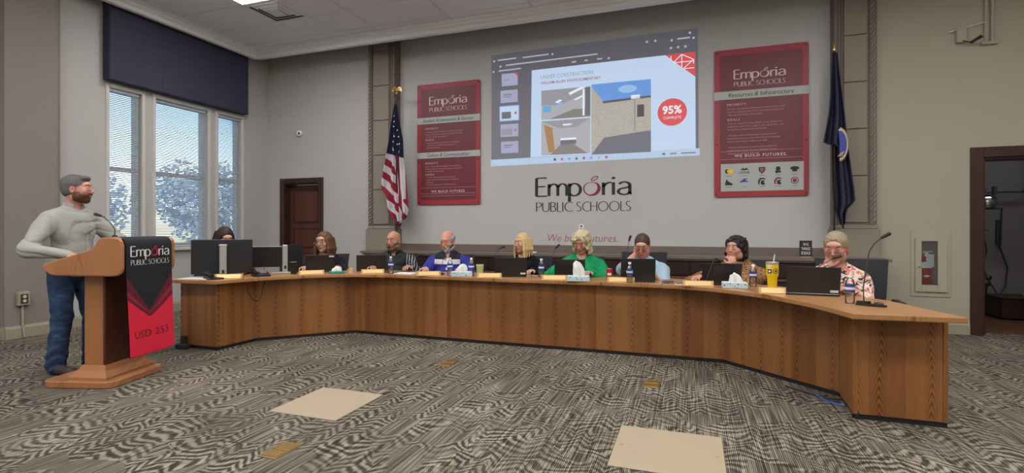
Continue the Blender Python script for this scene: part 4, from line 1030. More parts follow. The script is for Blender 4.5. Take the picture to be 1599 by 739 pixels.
# podium microphone
t = thing('gooseneck_microphone', 'gooseneck microphone rising from the top of the podium', 'microphone', (-4.60, 2.99, 1.214))
MB().lathe([(0,0),(.02,0),(.018,.012),(.006,.02),(0,.02)],12).build('base','black_plastic',t,True)
MB().tube([(0,0,.01),(-.01,.01,.06),(-.05,.0,.12),(-.10,-.015,.165),(-.135,-.025,.18)],.005,6).build('gooseneck','dark_grey',t,True)
MB().tube([(-.13,-.024,.178),(-.175,-.035,.192)],[.010,.013],8).ball((-.178,-.036,.193),.014).build('head','ink_black',t,True)

# ------------------------------------------------------------ THINGS ON THE DESK
def yawc(x, y): return math.atan2(-x, y)      # turn that faces the camera side
def on(name, label, cat, x, y, turn=0., group=None): return thing(name, label, cat, (x, y, DT), yawc(x, y)*1.+turn, group)
# local frame of 'on' things: -y looks towards the camera
def nameplate(x, y, label, turn=0., w=.27):
    t = on('nameplate', label, 'nameplate', x, y, turn, 'gold nameplates along the desk'); h = .052
    MB().prism([(-.035,0),(.03,0),(.004,h),(-.004,h)], -w/2, w/2, 'x').build('body','plate_edge',t)
    a = math.atan2(h, .031)
    m = MB(); m.M = Matrix.Translation((0,-.0195,h/2)) @ Matrix.Rotation(-(PI/2-a), 4, 'X')
    m.box(-w/2+.02, w/2-.02, -.003, .0, -h/2+.004, h/2-.003); m.build('plate','gold_plate',t)
    m = MB(); m.M = Matrix.Translation((0,-.0195,h/2)) @ Matrix.Rotation(-(PI/2-a), 4, 'X')
    return t
def laptop(x, y, label, turn=0., tilt=14, w=.33, h=.225, sticker=None, mark=False):
    t = on('laptop', label, 'laptop', x, y, turn, 'black laptops on the curved desk')
    MB().box(-w/2,w/2,0,.225,0,.018,.004).build('base','black_satin',t)
    MB().box(-w/2+.02,w/2-.02,.05,.15,.018,.0195).build('keyboard','dark_grey',t)
    lid = MB(); lid.M = Matrix.Translation((0,-.002,.02)) @ Matrix.Rotation(R(tilt), 4, 'X'); lid.box(-w/2,w/2,-.007,.0,0,h,.003)
    l = lid.build('lid','black_satin',t)
    s = MB(); s.M = lid.M; s.box(-w/2+.012,w/2-.012,0,.001,.015,h-.012); s.build('screen','dark_navy',l)
    m = MB(); m.M = lid.M
    if sticker == 'low': m.box(w/2-.07,w/2-.012,-.0085,-.007,.012,.032); m.build('label','label_white',l)
    if sticker == 'high': m.box(w/2-.07,w/2-.012,-.0085,-.007,h-.030,h-.012); m.build('label','label_white',l)
    if mark: 
        m = MB(); m.M = lid.M; m.box(-.15,-.11,-.0085,-.007,h*.42,h*.45); m.build('logo_strip','dark_grey',l)
    return t
def bottle(x, y, label, s=1.):
    t = on('water_bottle', label, 'bottle', x, y, 0, 'clear water bottles on the desk')
    MB().lathe([(0,.002),(.026,0),(.031,.006),(.031,.045),(.029,.055),(.031,.065),(.031,.13),(.030,.145),(.022,.17),(.013,.183),(.0125,.19)],16).build('bottle','bottle_plastic',t,True)
    MB().lathe([(.0318,.085),(.0318,.135),(.0316,.137),(.0312,.137),(.0312,.083),(.0316,.083),(.0318,.085)],16).build('label','label_blue',t,True)
    MB().lathe([(.0322,.10),(.0322,.118),(.0318,.118),(.0318,.10),(.0322,.10)],16).build('label_band','label_white',t,True)
    MB().lathe([(0,.186),(.015,.186),(.015,.203),(.013,.206),(0,.206)],14).build('cap','label_white',t,True)
def tissue_tuft(t, hh=.085, seed=0, z=.05, wx=.055):
    rr = random.Random(seed); m = MB()
    def f(u, v):
        a = u*2*PI; r = wx*math.sqrt(max(0,1-v*v))**.8*(1+.20*math.sin(3*a+seed)+.10*math.sin(7*a+4*v)); 
        return (r*math.cos(a)+.028*v*v*math.sin(seed*2+.6), .45*r*math.sin(a)+.01*math.sin(5*a+seed)*(1-v), z+hh*v*(1+.12*math.sin(2*a+seed)))
    m.grid(f, 25, 9); return m.build('tissue','tissue',t,True)
def tissue_box(x, y, label, turn=0., seed=1, hh=.10, w=.235, mat='tissue_box', h=.055, tx=0.):
    t = on('tissue_box', label, 'tissue box', x, y, turn, 'tissue boxes on the desk')
    b = MB().box(-w/2,w/2,-.055,.055,0,h,.004).build('box',mat,t)
    MB().lathe([(0,h),(.05,h),(.05,h+.001),(0,h+.0012)],16,(tx,0,0),1.,.5).build('opening','ink_black',b)
    rr = random.Random(seed); m = MB()
    for k in range(9):
        px = rr.uniform(-w/2+.01,w/2-.01); pz = rr.uniform(.008,h-.008); s = rr.uniform(.004,.010)
        m.add([(px-s,-.0556,pz),(px,-.0556,pz-s),(px+s,-.0556,pz),(px,-.0556,pz+s)],[(0,1,2,3)])
    m.build('printed_marks','teal',b)
    m = MB().box(w/2-.0,w/2+.0008,-.05,.05,.005,h-.005).build('end_print','teal',b)
    tt = tissue_tuft(t, hh, seed, h); tt.location.x = tx
    return t
# nameplates, left to right
NP = [(-4.70,4.22,'gold nameplate at the left corner, in front of the big monitor', -.35),(-4.22,4.93,'gold nameplate in front of the person in the dark blazer', .0),
 (-3.63,5.30,'gold nameplate in front of the bald person', .0),(-2.85,5.26,'gold nameplate left of the bearded person\'s water bottle', .0),(-2.10,5.26,'gold nameplate below the green cup', .0),
 (-1.36,5.25,'gold nameplate right of the person with straight blonde hair\'s laptop', .0),(-.67,5.25,'gold nameplate in front of the person with glasses, by the red can', .0),(.06,5.13,'gold nameplate in front of the laptop of the person in leopard print', .05),(.66,4.74,'gold nameplate below the yellow tumbler', .25)]
for x, y, l, tr in NP: nameplate(x, y, l, tr, .27 if x > -4 else .28)
laptop(-4.35,5.24,'black laptop in front of the person in the dark blazer', .0, 14, .34,.205,'high', True)
laptop(-3.86,5.60,'black laptop left of the bald person', .0, 14, .36, .195)
laptop(-1.91,5.42,'wide black laptop with a white corner label before the straight blonde haired person', .0, 12, .36, .205, 'low')
laptop(-1.25,5.48,'black laptop in front of the person in green', .05, 14, .33, .195)
laptop(-.51,5.32,'brownish black laptop in front of the person with glasses', .08, 12, .34, .225, None, True)
laptop(.27,5.27,'black laptop in front of the person in leopard print', .10, 14, .35, .20)
laptop(.92,4.70,'large black laptop with a white corner label before the person in the floral blouse', .16, 12, .38, .22, 'low')
bottle(-3.43,5.38,'clear water bottle standing in front of the bald person'); bottle(-2.62,5.34,'clear water bottle in front of the bearded person\'s chest'); bottle(-2.37,5.38,'clear water bottle beside the pale green cup')
bottle(-1.575,5.50,'clear water bottle between the person with straight blonde hair and the person in green'); bottle(-.58,5.22,'clear water bottle in front of the light blue polo person\'s laptop'); bottle(.545,5.27,'clear water bottle beside the person in leopard print'); bottle(1.08,4.30,'clear water bottle nearest the right end of the desk')
tissue_box(-4.03,5.14,'flat green tissue box right of the blazer person\'s laptop', .1, 3, .05, .17, 'teal_green', .03)
tissue_box(-2.46,5.31,'tissue box beside the bearded person', 0, 1, .08)
tissue_box(-1.10,5.23,'tissue box with a tall white tissue in front of the person in green', 0, 2, .14, .225)
tissue_box(.37,5.07,'tissue box in front of the person in leopard print', .12, 5, .08, .21, tx=.02)
t = on('small_tub', 'small cream tub beside the flat green tissue box', 'tub', -3.93, 5.28)
MB().lathe([(0,0),(.035,0),(.042,.05),(.044,.052),(.040,.052),(.034,.01),(0,.01)],16).build('tub','cream',t,True); MB().ball((0,0,.05),(.03,.03,.018)).build('contents','plate_edge',t,True)
def cup(x, y, name, label, mat, rim, h=.14, r=.042):
    t = on(name, label, 'cup', x, y)
    MB().lathe([(0,0),(r*.75,0),(r,h),(r*1.03,h+.003),(r*.95,h+.003),(r*.72,.01),(0,.01)],18).build('cup',mat,t,True)
    MB().lathe([(r*.90,h-.008),(r*1.04,h-.006),(r*1.04,h+.006),(r*.9,h+.006),(r*.90,h-.008)],18).build('rim',rim,t,True); return t
cup(-4.48,4.93,'travel_cup','black travel cup with a silver rim beside the small monitor','black_plastic','chrome',.145,.046)
cup(-2.28,5.42,'paper_cup','pale green cup standing behind a gold nameplate','green_cup','cream',.125,.044)
t = on('drink_can', 'red drink can right of the person in green', 'can', -.815, 5.45)
MB().lathe([(0,.0),(.024,0),(.032,.012),(.032,.105),(.027,.118),(0,.118)],18).build('can','can_red',t,True); MB().lathe([(0,.118),(.027,.118),(.027,.121),(.024,.121),(.0,.119)],18).build('lid','silver',t,True)
MB().box(-.02,.02,-.0335,-.0322,.05,.075).build('label','label_white',t)
# yellow tumbler
t = on('yellow_tumbler', 'tall yellow tumbler with a straw and round dark stickers', 'tumbler', .68, 5.08)
MB().lathe([(0,0),(.036,0),(.038,.01),(.040,.10),(.050,.125),(.052,.22),(.050,.222),(0,.222)],22).build('body','yellow',t,True)
MB().lathe([(0,.222),(.052,.222),(.053,.24),(.048,.245),(0,.246)],22).build('lid','silver',t,True); MB().tube([(.01,0,.24),(.02,0,.31)],.005,8).build('straw','label_white',t,True)
def curved(cx, z, mk, name, mat, r=.0525):
    m = MB(); pts = mk; m.add([(r*math.sin((cx+x)/r), -r*math.cos((cx+x)/r), z+q) for x, q in pts], [tuple(range(len(pts)))]); return m.build(name, mat, t)
cir = lambda r: [(r*math.cos(2*PI*k/12), r*math.sin(2*PI*k/12)) for k in range(12)]
sqr = lambda a, b: [(-a,-b),(0,-b),(a,-b),(a,b),(0,b),(-a,b)]
curved(-.022,.20,sqr(.018,.016),'sticker','cream',.0532); curved(-.022,.162,sqr(.018,.018),'sticker','ink_black',.0530); curved(-.022,.162,cir(.010),'sticker','label_white',.0536)
curved(.030,.165,cir(.024),'sticker','ink_black',.0530); curved(.030,.165,cir(.017),'sticker','yellow',.0534); curved(.030,.165,cir(.010),'sticker','ink_black',.0538)
# gooseneck microphones: base, stem points (relative, camera-facing local frame), head
def mic(x, y, label, pts, hd, r=.0035, base=True):
    t = on('gooseneck_microphone', label, 'microphone', x, y, 0, 'gooseneck microphones along the desk')
    if base: MB().box(-.045,.045,-.06,.06,0,.018,.008).build('base','black_plastic',t); MB().box(-.012,.012,-.045,-.02,.018,.021,.001).build('button','dark_grey',t)
    MB().tube([(0,0,.015)]+pts,r,6).build('gooseneck','dark_grey',t,True)
    a = Vector(pts[-1]); d = Vector(hd).normalized()
    MB().tube([a-d*.005,a+d*.025,a+d*.05],[.008,.012,.012],8).ball(a+d*.05,.0135).build('head','ink_black',t,True)
    return t
mic(-4.86,4.86,'thin microphone between the two monitors', [(.0,0,.10),(.03,0,.20),(.07,0,.27)], (.5,0,.6), .003)
mic(-3.56,5.47,'microphone reaching up to the bald person\'s mouth', [(.02,0,.15),(.06,0,.27),(.10,-.01,.345)], (.9,0,.25))
mic(-2.80,5.45,'microphone reaching up to the bearded person\'s chin', [(.02,0,.13),(.06,0,.24),(.11,-.01,.31)], (.6,0,.7))
mic(-2.13,5.5,'microphone left of the person with straight blonde hair', [(.0,0,.16),(.01,0,.25),(.03,0,.29),(.06,0,.315)], (1,0,.4))
mic(-1.52,5.58,'microphone left of the person in green', [(.03,0,.10),(.05,0,.22),(.07,0,.29),(.085,0,.32)], (.7,0,.7))
mic(-.62,5.52,'upright microphone left of the person with glasses', [(-.02,0,.20),(-.015,0,.32),(.0,0,.41)], (.3,0,1))
mic(.13,5.18,'microphone bent over the left of the leopard print person\'s laptop', [(.01,0,.08),(.06,0,.22),(.075,0,.25),(.09,0,.262)], (1,0,-.45), .0035, False)
mic(1.00,4.82,'microphone bent towards the mouth of the person in the floral blouse', [(-.06,0,.18),(.0,0,.235),(.06,-.0,.275),(.09,-.0,.30)], (.9,0,.3))
t = mic(1.145,4.22,'tall microphone with a wide black foot at the right end of the desk', [(-.005,0,.12),(.012,0,.26),(.03,0,.38),(.06,0,.435),(.10,0,.475)], (.75,0,.5), .005, False)
MB().prism([(-.05,-.02),(.02,-.045),(.12,-.05),(.13,-.03),(.04,.02),(-.04,.03)],0,.014).prism([(-.045,-.015),(.02,-.03),(.04,.01),(-.03,.022)],.014,.03).build('foot','black_plastic',t)
MB().ball((.085,.03,.012),(.03,.018,.012)).build('knob','black_plastic',t,True)
# papers and small stuff
tag(MB().box(-.16,.16,-.10,.10,0,.006,.001).build('paper_stack','white_paper',None,loc=(-5.03,4.12,DT),rz=.25), 'stack of white papers at the left end of the desk', 'papers')
tag(MB().box(-.12,.12,-.09,.09,0,.012,.002).build('notebook','white_paper',None,loc=(-3.22,5.38,DT),rz=.1), 'open white notepad right of the bald person\'s bottle', 'notepad')
tag(MB().box(-.10,.10,-.06,.06,0,.010,.002).build('dark_folder','banner_dark',None,loc=(-3.23,5.60,DT),rz=.25), 'dark red folder behind the white notepad', 'folder')
m = MB(); rr = random.Random(4)
for k in range(14): m.tube([(rr.uniform(-.06,.06),rr.uniform(-.04,.04),.004+k*.001),(rr.uniform(-.06,.06),rr.uniform(-.04,.04),.012+.012*rr.random())],.004,4)
tag(m.build('coiled_keys','dark_grey',None,loc=(-.22,5.28,DT)), 'small dark heap of cords on the desk right of the brownish laptop', 'cords')
tag(MB().box(-.05,.05,-.035,.035,0,.003).build('note_card','white_paper',None,loc=(-.10,5.24,DT),rz=.3), 'small white card left of the eighth nameplate', 'card')
t = thing('pen', 'black pen lying across the small white card', 'pen', (-.09,5.25,DT+.003), .6); MB().tube([(-.05,0,.004),(.045,0,.004)],.004,6).build('barrel','ink_black',t,True); MB().tube([(.045,0,.004),(.055,0,.004)],[.004,.001],6).build('tip','silver',t,True)
tag(MB().tube([(-.1,.0,.004),(-.04,.03,.006),(.0,.01,.02),(.05,0,.01)],.004,6).build('charging_cable','label_white',None,True,loc=(-1.68,5.52,DT)), 'short white cord right of the person with straight blonde hair\'s laptop', 'cord')
tag(MB().box(-.10,.10,-.05,.05,0,.02,.004).build('white_cloth','tissue',None,loc=(-2.30,7.40,.92)), 'crumpled white paper on the credenza top left of the person with straight blonde hair', 'paper')
# desk phones
def phone(x, y, label, turn):
    t = on('desk_phone', label, 'phone', x, y, turn)
    MB().prism([(-.10,0),(.09,0),(.09,.045),(-.10,.015)], -.085, .085, 'x').build('base','black_plastic',t)
    MB().tube([(-.06,-.075,.04),(-.065,0,.065),(-.06,.075,.08)],[.018,.013,.018],8).build('handset','black_satin',t,True)
    MB().box(.0,.06,-.0,.06,.035,.048).build('display','silver',t); return t
phone(-4.83,4.16,'black desk phone with raised handset in front of the big monitor', .4)
phone(-4.63,4.58,'low black conference phone right of the big monitor', .2)
# monitors
t = on('computer_monitor', 'big black monitor on a silver stand at the left end of the desk', 'monitor', -4.93, 4.34, .06)
MB().box(-.30,.30,0,.03,.04,.42,.006).build('panel','black_plastic',t); MB().box(-.29,.29,.03,.032,.05,.41).build('screen','dark_navy',t)
MB().box(-.035,.035,-.07,-.03,.0,.36,.006).box(-.04,.04,-.072,.0,.345,.365,.006).build('stand','silver',t); MB().box(-.012,.012,-.072,-.069,.045,.085).build('cable_hole','ink_black',t)
MB().box(-.14,.14,-.10,.10,0,.012,.004).build('foot','silver',t); MB().box(-.025,-.01,-.004,0,.10,.115).build('maker_mark','silver',t) 
t = on('computer_monitor', 'smaller monitor with a pale edge and silver column right of the big one', 'monitor', -4.79, 4.93, .0)
m = MB(); m.M = Matrix.Rotation(R(-8),4,'Z') @ Matrix.Rotation(R(8),4,'X'); m.box(-.235,.10,.0,.02,.075,.325,.004); p_ = m.build('panel','black_plastic',t)
m = MB(); m.M = Matrix.Rotation(R(-8),4,'Z') @ Matrix.Rotation(R(8),4,'X'); m.box(-.242,-.234,-.002,.021,.075,.328,.001); m.box(-.242,.10,-.002,.021,.323,.330,.001); m.build('pale_edge','silver',t)
MB().box(.10,.16,-.03,.01,.0,.34,.005).build('stand','silver',t); MB().box(-.02,.26,-.06,.07,0,.012,.004).build('foot','silver',t); MB().box(.12,.145,-.033,-.029,.05,.09).build('cable_hole','ink_black',t)
t = on('computer_monitor', 'narrow dark screen behind the silver column, beside the travel cup', 'monitor', -4.66, 5.14, .5)
MB().box(-.11,.11,0,.02,.03,.345,.004).build('panel','black_plastic',t); MB().box(-.06,.06,-.04,.05,0,.01,.003).box(-.015,.015,-.0,.015,.01,.05).build('foot','dark_grey',t)
# small letter sign on the credenza
t = thing('letter_sign', 'small black letter board sign on the credenza behind the person in the floral blouse', 'sign', (1.365, 7.35, .92), yawc(1.36,7.35)*.3)
MB().box(-.07,.07,0,.015,.015,.215,.002).build('board','ink_black',t); MB().box(-.06,.06,-.02,.04,0,.015,.002).build('foot','plate_edge',t)
for i, s in enumerate(['W+G', 'THINGS', 'IDEAS!']): text(s, 'lettering', .052, (lambda x, z, i=i: (x, -.001, .150-i*.055+z)), 'label_white', t, .10 if i else .06, 0, .01, 'CENTER')

# ------------------------------------------------------------ FLAGS
def flagpole(t, H, top):
    MB().tube([(0,0,.03),(0,0,H)],.013,10).build('pole','credenza' ,t,True)
    MB().lathe([(0,0),(.15,0),(.15,.02),(.05,.05),(.02,.08),(0,.08)],20).build('base','brass',t,True)
    if top == 'eagle':
        m = MB(); m.lathe([(0,H),(.018,H),(.022,H+.03),(.01,H+.05),(0,H+.05)],10); m.ball((0,0,H+.075),(.022,.018,.03)); m.ball((-.012,-.01,H+.115),(.012,.012,.013))
        for s in (-1,1): m.add([(0,0,H+.095),(s*.05,.005,H+.125),(s*.085,.01,H+.105),(s*.095,.012,H+.045),(s*.06,.01,H+.055),(s*.01,0,H+.055),(0,-.01,H+.075)],[(0,1,2,6),(2,3,4),(2,4,5,6)])
        m.build('eagle','gold',t)
    else: MB().lathe([(0,H),(.022,H),(.022,H+.02),(.010,H+.03),(.010,H+.06),(.022,H+.08),(.012,H+.10),(.0,H+.105)],12).build('finial','gold',t,True)
t = thing('american_flag', 'draped stars and stripes flag on a pole with a gilt eagle', 'flag', (-4.64, 7.45, 0))
flagpole(t, 3.53, 'eagle')
ZT_, ZB_ = 3.36, 1.36
def prof(v, tab):
    for (a, l0, r0), (b, l1, r1) in zip(tab[:-1], tab[1:]):
        if a <= v <= b: k = (v-a)/(b-a); return l0+(l1-l0)*k, r0+(r1-r0)*k
    return tab[-1][1:]
UTAB = [(0,-.03,.03),(.12,-.06,.06),(.30,-.11,.12),(.45,-.17,.13),(.62,-.25,.18),(.70,-.26,.20),(.76,-.17,.22),(.88,-.14,.24),(.95,-.06,.20),(1.0,.05,.08)]
def us_mat():
    b = NB('flag_stripes'); v, x, y, z = b.obj()
    # stripes: slanting on the left fold, running down the cloth on the right folds
    left = b.M('LESS_THAN', b.M('SUBTRACT', x, b.M('MULTIPLY', b.M('SUBTRACT', 2.75, z), .11)), -.12+.05)
    sl_ = b.M('ADD', b.M('MULTIPLY', z, 1.), b.M('MULTIPLY', x, 1.1))
    s1 = b.M('FRACT', b.M('MULTIPLY', sl_, 1/.27))
    s2 = b.M('FRACT', b.M('MULTIPLY', b.M('ADD', b.M('SUBTRACT', x, b.M('MULTIPLY', b.M('SUBTRACT', 2.6, z), .075)), .02), 1/.155))
    low = b.M('LESS_THAN', z, b.M('ADD', 1.70, b.M('MULTIPLY', x, .4)))
    s3 = b.M('FRACT', b.M('MULTIPLY', b.M('ADD', x, b.M('MULTIPLY', z, .45)), 1/.16))
    s2 = b.M('ADD', b.M('MULTIPLY', s2, b.M('SUBTRACT', 1., low)), b.M('MULTIPLY', s3, low))
    s = b.M('ADD', b.M('MULTIPLY', s1, left), b.M('MULTIPLY', s2, b.M('SUBTRACT', 1., left)))
    w = b.M('GREATER_THAN', s, .5)
    c = b.mix(w, srgb(140,24,48), srgb(205,198,205))
    can = b.M('GREATER_THAN', z, b.M('SUBTRACT', 2.50, b.M('MULTIPLY', x, .3)))
    b.set(b.mix(can, c, srgb(22,26,58)), .8)
us_mat()
def drape(tab, zt, zb, folds, amp, ph=0.):
    def f(u, v):
        l, r = prof(v, tab); x = l+(r-l)*u; env = min(1, v*3+.15)
        y = -.03-amp*env*math.sin(folds*2*PI*u+ph+v*1.2)-.02*env*math.sin(3*u+5*v)
        x += .35*amp*env*math.sin(folds*4*PI*u+ph)*(.5 if 0 < u < 1 else 0)
        return (x, y, zt+(zb-zt)*v+.03*math.sin(u*7+ph)*v)
    return f
UF = drape(UTAB, ZT_, ZB_, 2.5, .045)
fl_ = MB().grid(UF, 61, 60).build('flag_cloth', 'flag_stripes', t, True); sm = fl_.modifiers.new('s','SOLIDIFY'); sm.thickness = .004
for k, (u, v) in enumerate([(.35,.10),(.50,.15),(.40,.19),(.62,.215),(.30,.25),(.52,.27),(.78,.27),(.35,.315),(.60,.33),(.85,.335),(.25,.37),(.48,.385),(.72,.39)]):
    c = UF(u, v); m = MB(); q = .019
    m.add([(c[0]+(q if i%2==0 else q*.42)*math.sin(PI*i/5), c[1]-.012, c[2]+(q if i%2==0 else q*.42)*math.cos(PI*i/5)) for i in range(10)], [tuple(range(10))]); m.build('star','star_white',fl_)
t = thing('state_flag', 'draped dark navy state flag with a round seal on a pole', 'flag', (1.70, 7.45, 0))
flagpole(t, 3.53, 'spear')
KT = [(0,-.03,.03),(.15,-.05,.06),(.35,-.08,.11),(.535,-.14,.14),(.54,-.05,.14),(.80,-.03,.20),(.87,-.02,.21),(.92,.0,.12),(1.0,.07,.10)]
KF = drape(KT, 3.50, 1.32, 1.8, .04, 1.)
fl_ = MB().grid(KF, 45, 60).build('flag_cloth','dark_navy',t,True); sm = fl_.modifiers.new('s','SOLIDIFY'); sm.thickness = .004
def seal(r0, r1, mat, a0=0, a1=2*PI):
    m = MB(); n = 24; c = (.035, -.0, 2.33); vs = []
    for k in range(n+1):
        a = a0+(a1-a0)*k/n
        for r in (r0, r1): vs.append((c[0]+r*.45*math.cos(a), -.105, c[2]+r*math.sin(a)))
    m.add(vs, [(2*k,2*k+1,2*k+3,2*k+2) for k in range(n)]); m.build('seal', mat, fl_)
seal(.17,.19,'banner_grey',-PI*.5,PI*.55); seal(0,.165,'label_blue',-PI*.5,PI*.55); seal(.19,.21,'brass',-PI*.5,PI*.5)
MB().add([(.01,-.107,2.18),(.06,-.107,2.19),(.09,-.107,2.25),(.05,-.107,2.23)],[(0,1,2,3)]).build('seal','plate_edge',fl_)

# ============================================================ PEOPLE (smooth distance-field bodies)
class Field:
    def __init__(s, lo, hi, h):
        s.lo = np.array(lo, float); s.h = h; s.n = np.ceil((np.array(hi)-s.lo)/h).astype(int)+1
        s.f = np.full(s.n, .5, np.float32)
    def sub(s, lo, hi):
        a = np.clip(np.floor((np.array(lo)-s.lo)/s.h).astype(int), 0, s.n); b = np.clip(np.ceil((np.array(hi)-s.lo)/s.h).astype(int)+1, 0, s.n)
        if np.any(b-a < 1): return None
        g = [(s.lo[i]+s.h*np.arange(a[i], b[i])).astype(np.float32) for i in range(3)]
        return (slice(a[0],b[0]), slice(a[1],b[1]), slice(a[2],b[2])), g[0][:,None,None], g[1][None,:,None], g[2][None,None,:]
    def comb(s, sl, d, k, op):
        f = s.f[sl]
        if op == 'sub': d = -d; h = np.clip(.5-.5*(d-f)/-k if False else .5+.5*(d-f)/k, 0, 1); s.f[sl] = f*(1-h)+d*h+k*h*(1-h)
        else: h = np.clip(.5+.5*(f-d)/k, 0, 1); s.f[sl] = f*(1-h)+d*h-k*h*(1-h)
    def cap(s, a, b, r1, r2, k=.02, op='add', flat=None):
        a = np.array(a, np.float32); b = np.array(b, np.float32); m = max(r1, r2)+k+3*s.h
        q = s.sub(np.minimum(a,b)-m, np.maximum(a,b)+m)
        if q is None: return
        sl, X, Y, Z = q; ab = b-a; L = float(ab@ab)+1e-9
        px, py, pz = X-a[0], Y-a[1], Z-a[2]; t = np.clip((px*ab[0]+py*ab[1]+pz*ab[2])/L, 0, 1)
        d = np.sqrt((px-t*ab[0])**2+(py-t*ab[1])**2+(pz-t*ab[2])**2)-(r1+(r2-r1)*t)
        s.comb(sl, d, k, op)
    def ell(s, c, r, k=.02, op='add', M=None):
        c = np.array(c, np.float32); r = np.array(r, np.float32); m = float(r.max())+k+3*s.h
        q = s.sub(c-m, c+m)
        if q is None: return
        sl, X, Y, Z = q; x, y, z = X-c[0], Y-c[1], Z-c[2]
        if M is not None: x, y, z = (M[0][0]*x+M[1][0]*y+M[2][0]*z, M[0][1]*x+M[1][1]*y+M[2][1]*z, M[0][2]*x+M[1][2]*y+M[2][2]*z)
        k0 = np.sqrt((x/r[0])**2+(y/r[1])**2+(z/r[2])**2); k1 = np.sqrt((x/r[0]**2)**2+(y/r[1]**2)**2+(z/r[2]**2)**2)+1e-6
        s.comb(sl, k0*(k0-1)/k1, k, op)
    def half(s, p, n, k=.006):
        """cut away everything on the side of the plane that n points to"""
        n = np.array(n, float); n /= np.linalg.norm(n); sl, X, Y, Z = s.sub(s.lo, s.lo+s.h*s.n)
        d = (X-p[0])*n[0]+(Y-p[1])*n[1]+(Z-p[2])*n[2]
        s.f = np.maximum(s.f, d.astype(np.float32))
    def warp(s, fn):
        X = (s.lo[0]+s.h*np.arange(s.n[0]))[:,None,None]; Y = (s.lo[1]+s.h*np.arange(s.n[1]))[None,:,None]; Z = (s.lo[2]+s.h*np.arange(s.n[2]))[None,None,:]
        s.f += fn(X, Y, Z).astype(np.float32)
    def mesh(s, name, mat, parent, color=None):
        f = s.f; f[0]=f[-1]=1; f[:,0]=f[:,-1]=1; f[:,:,0]=f[:,:,-1]=1
        g = f < 0; n = s.n
        cnt = np.zeros(n-1, np.int8)
        for i in (0,1):
            for j in (0,1):
                for k in (0,1): cnt += g[i:n[0]-1+i, j:n[1]-1+j, k:n[2]-1+k]
        act = (cnt > 0) & (cnt < 8); idx = np.argwhere(act); N = len(idx)
        me = bpy.data.meshes.new(name)
        if N:
            cid = np.full(n-1, -1, np.int32); cid[act] = np.arange(N)
            cs = [(i,j,k) for i in (0,1) for j in (0,1) for k in (0,1)]
            val = np.stack([f[idx[:,0]+c[0], idx[:,1]+c[1], idx[:,2]+c[2]] for c in cs], 1)
            acc = np.zeros((N,3)); w = np.zeros(N)
            for a in range(8):
                for b in range(a+1, 8):
                    if sum(abs(cs[a][q]-cs[b][q]) for q in range(3)) != 1: continue
                    va, vb = val[:,a], val[:,b]; m = (va < 0) != (vb < 0); t = np.where(m, va/np.where(m, va-vb, 1), 0)
                    p = np.array(cs[a])[None]+t[:,None]*(np.array(cs[b])-np.array(cs[a]))[None]; acc += p*m[:,None]; w += m
            V = s.lo+s.h*(idx+acc/w[:,None]); Q = []
            for ax in range(3):
                o = [1,1,1]; hi = list(n-1)
                A = g[tuple(slice(1 if q != ax else 0, n[q]-1) for q in range(3))]
                B = g[tuple(slice(1 if q != ax else 1, n[q]-1 if q != ax else n[q]) for q in range(3))]
                e = np.argwhere(A != B); 
                if not len(e): continue
                inside = A[e[:,0],e[:,1],e[:,2]]
                base = e.copy(); 
                for q in range(3):
                    if q != ax: base[:,q] += 1
                u, v = [q for q in range(3) if q != ax]
                def cell(du, dv):
                    c = base.copy(); c[:,u] -= du; c[:,v] -= dv; return cid[c[:,0],c[:,1],c[:,2]]
                qd = np.stack([cell(1,1), cell(0,1), cell(0,0), cell(1,0)], 1)
                flip = inside if ax != 1 else ~inside
                qd[~flip] = qd[~flip][:, ::-1]; Q.append(qd)
            Q = np.concatenate(Q); Q = Q[(Q >= 0).all(1)]
            me.vertices.add(N); me.vertices.foreach_set('co', V.astype(np.float32).ravel())
            me.loops.add(len(Q)*4); me.loops.foreach_set('vertex_index', Q.astype(np.int32).ravel())
            me.polygons.add(len(Q)); me.polygons.foreach_set('loop_start', np.arange(0, len(Q)*4, 4, dtype=np.int32))
            me.polygons.foreach_set('use_smooth', np.ones(len(Q), bool))
            me.update(calc_edges=True)
            if color is not None:
                c = color(V); at = me.color_attributes.new('Col', 'FLOAT_COLOR', 'POINT')
                at.data.foreach_set('color', np.concatenate([c, np.ones((N,1))], 1).astype(np.float32).ravel())
        return link(name, me, mat, parent)

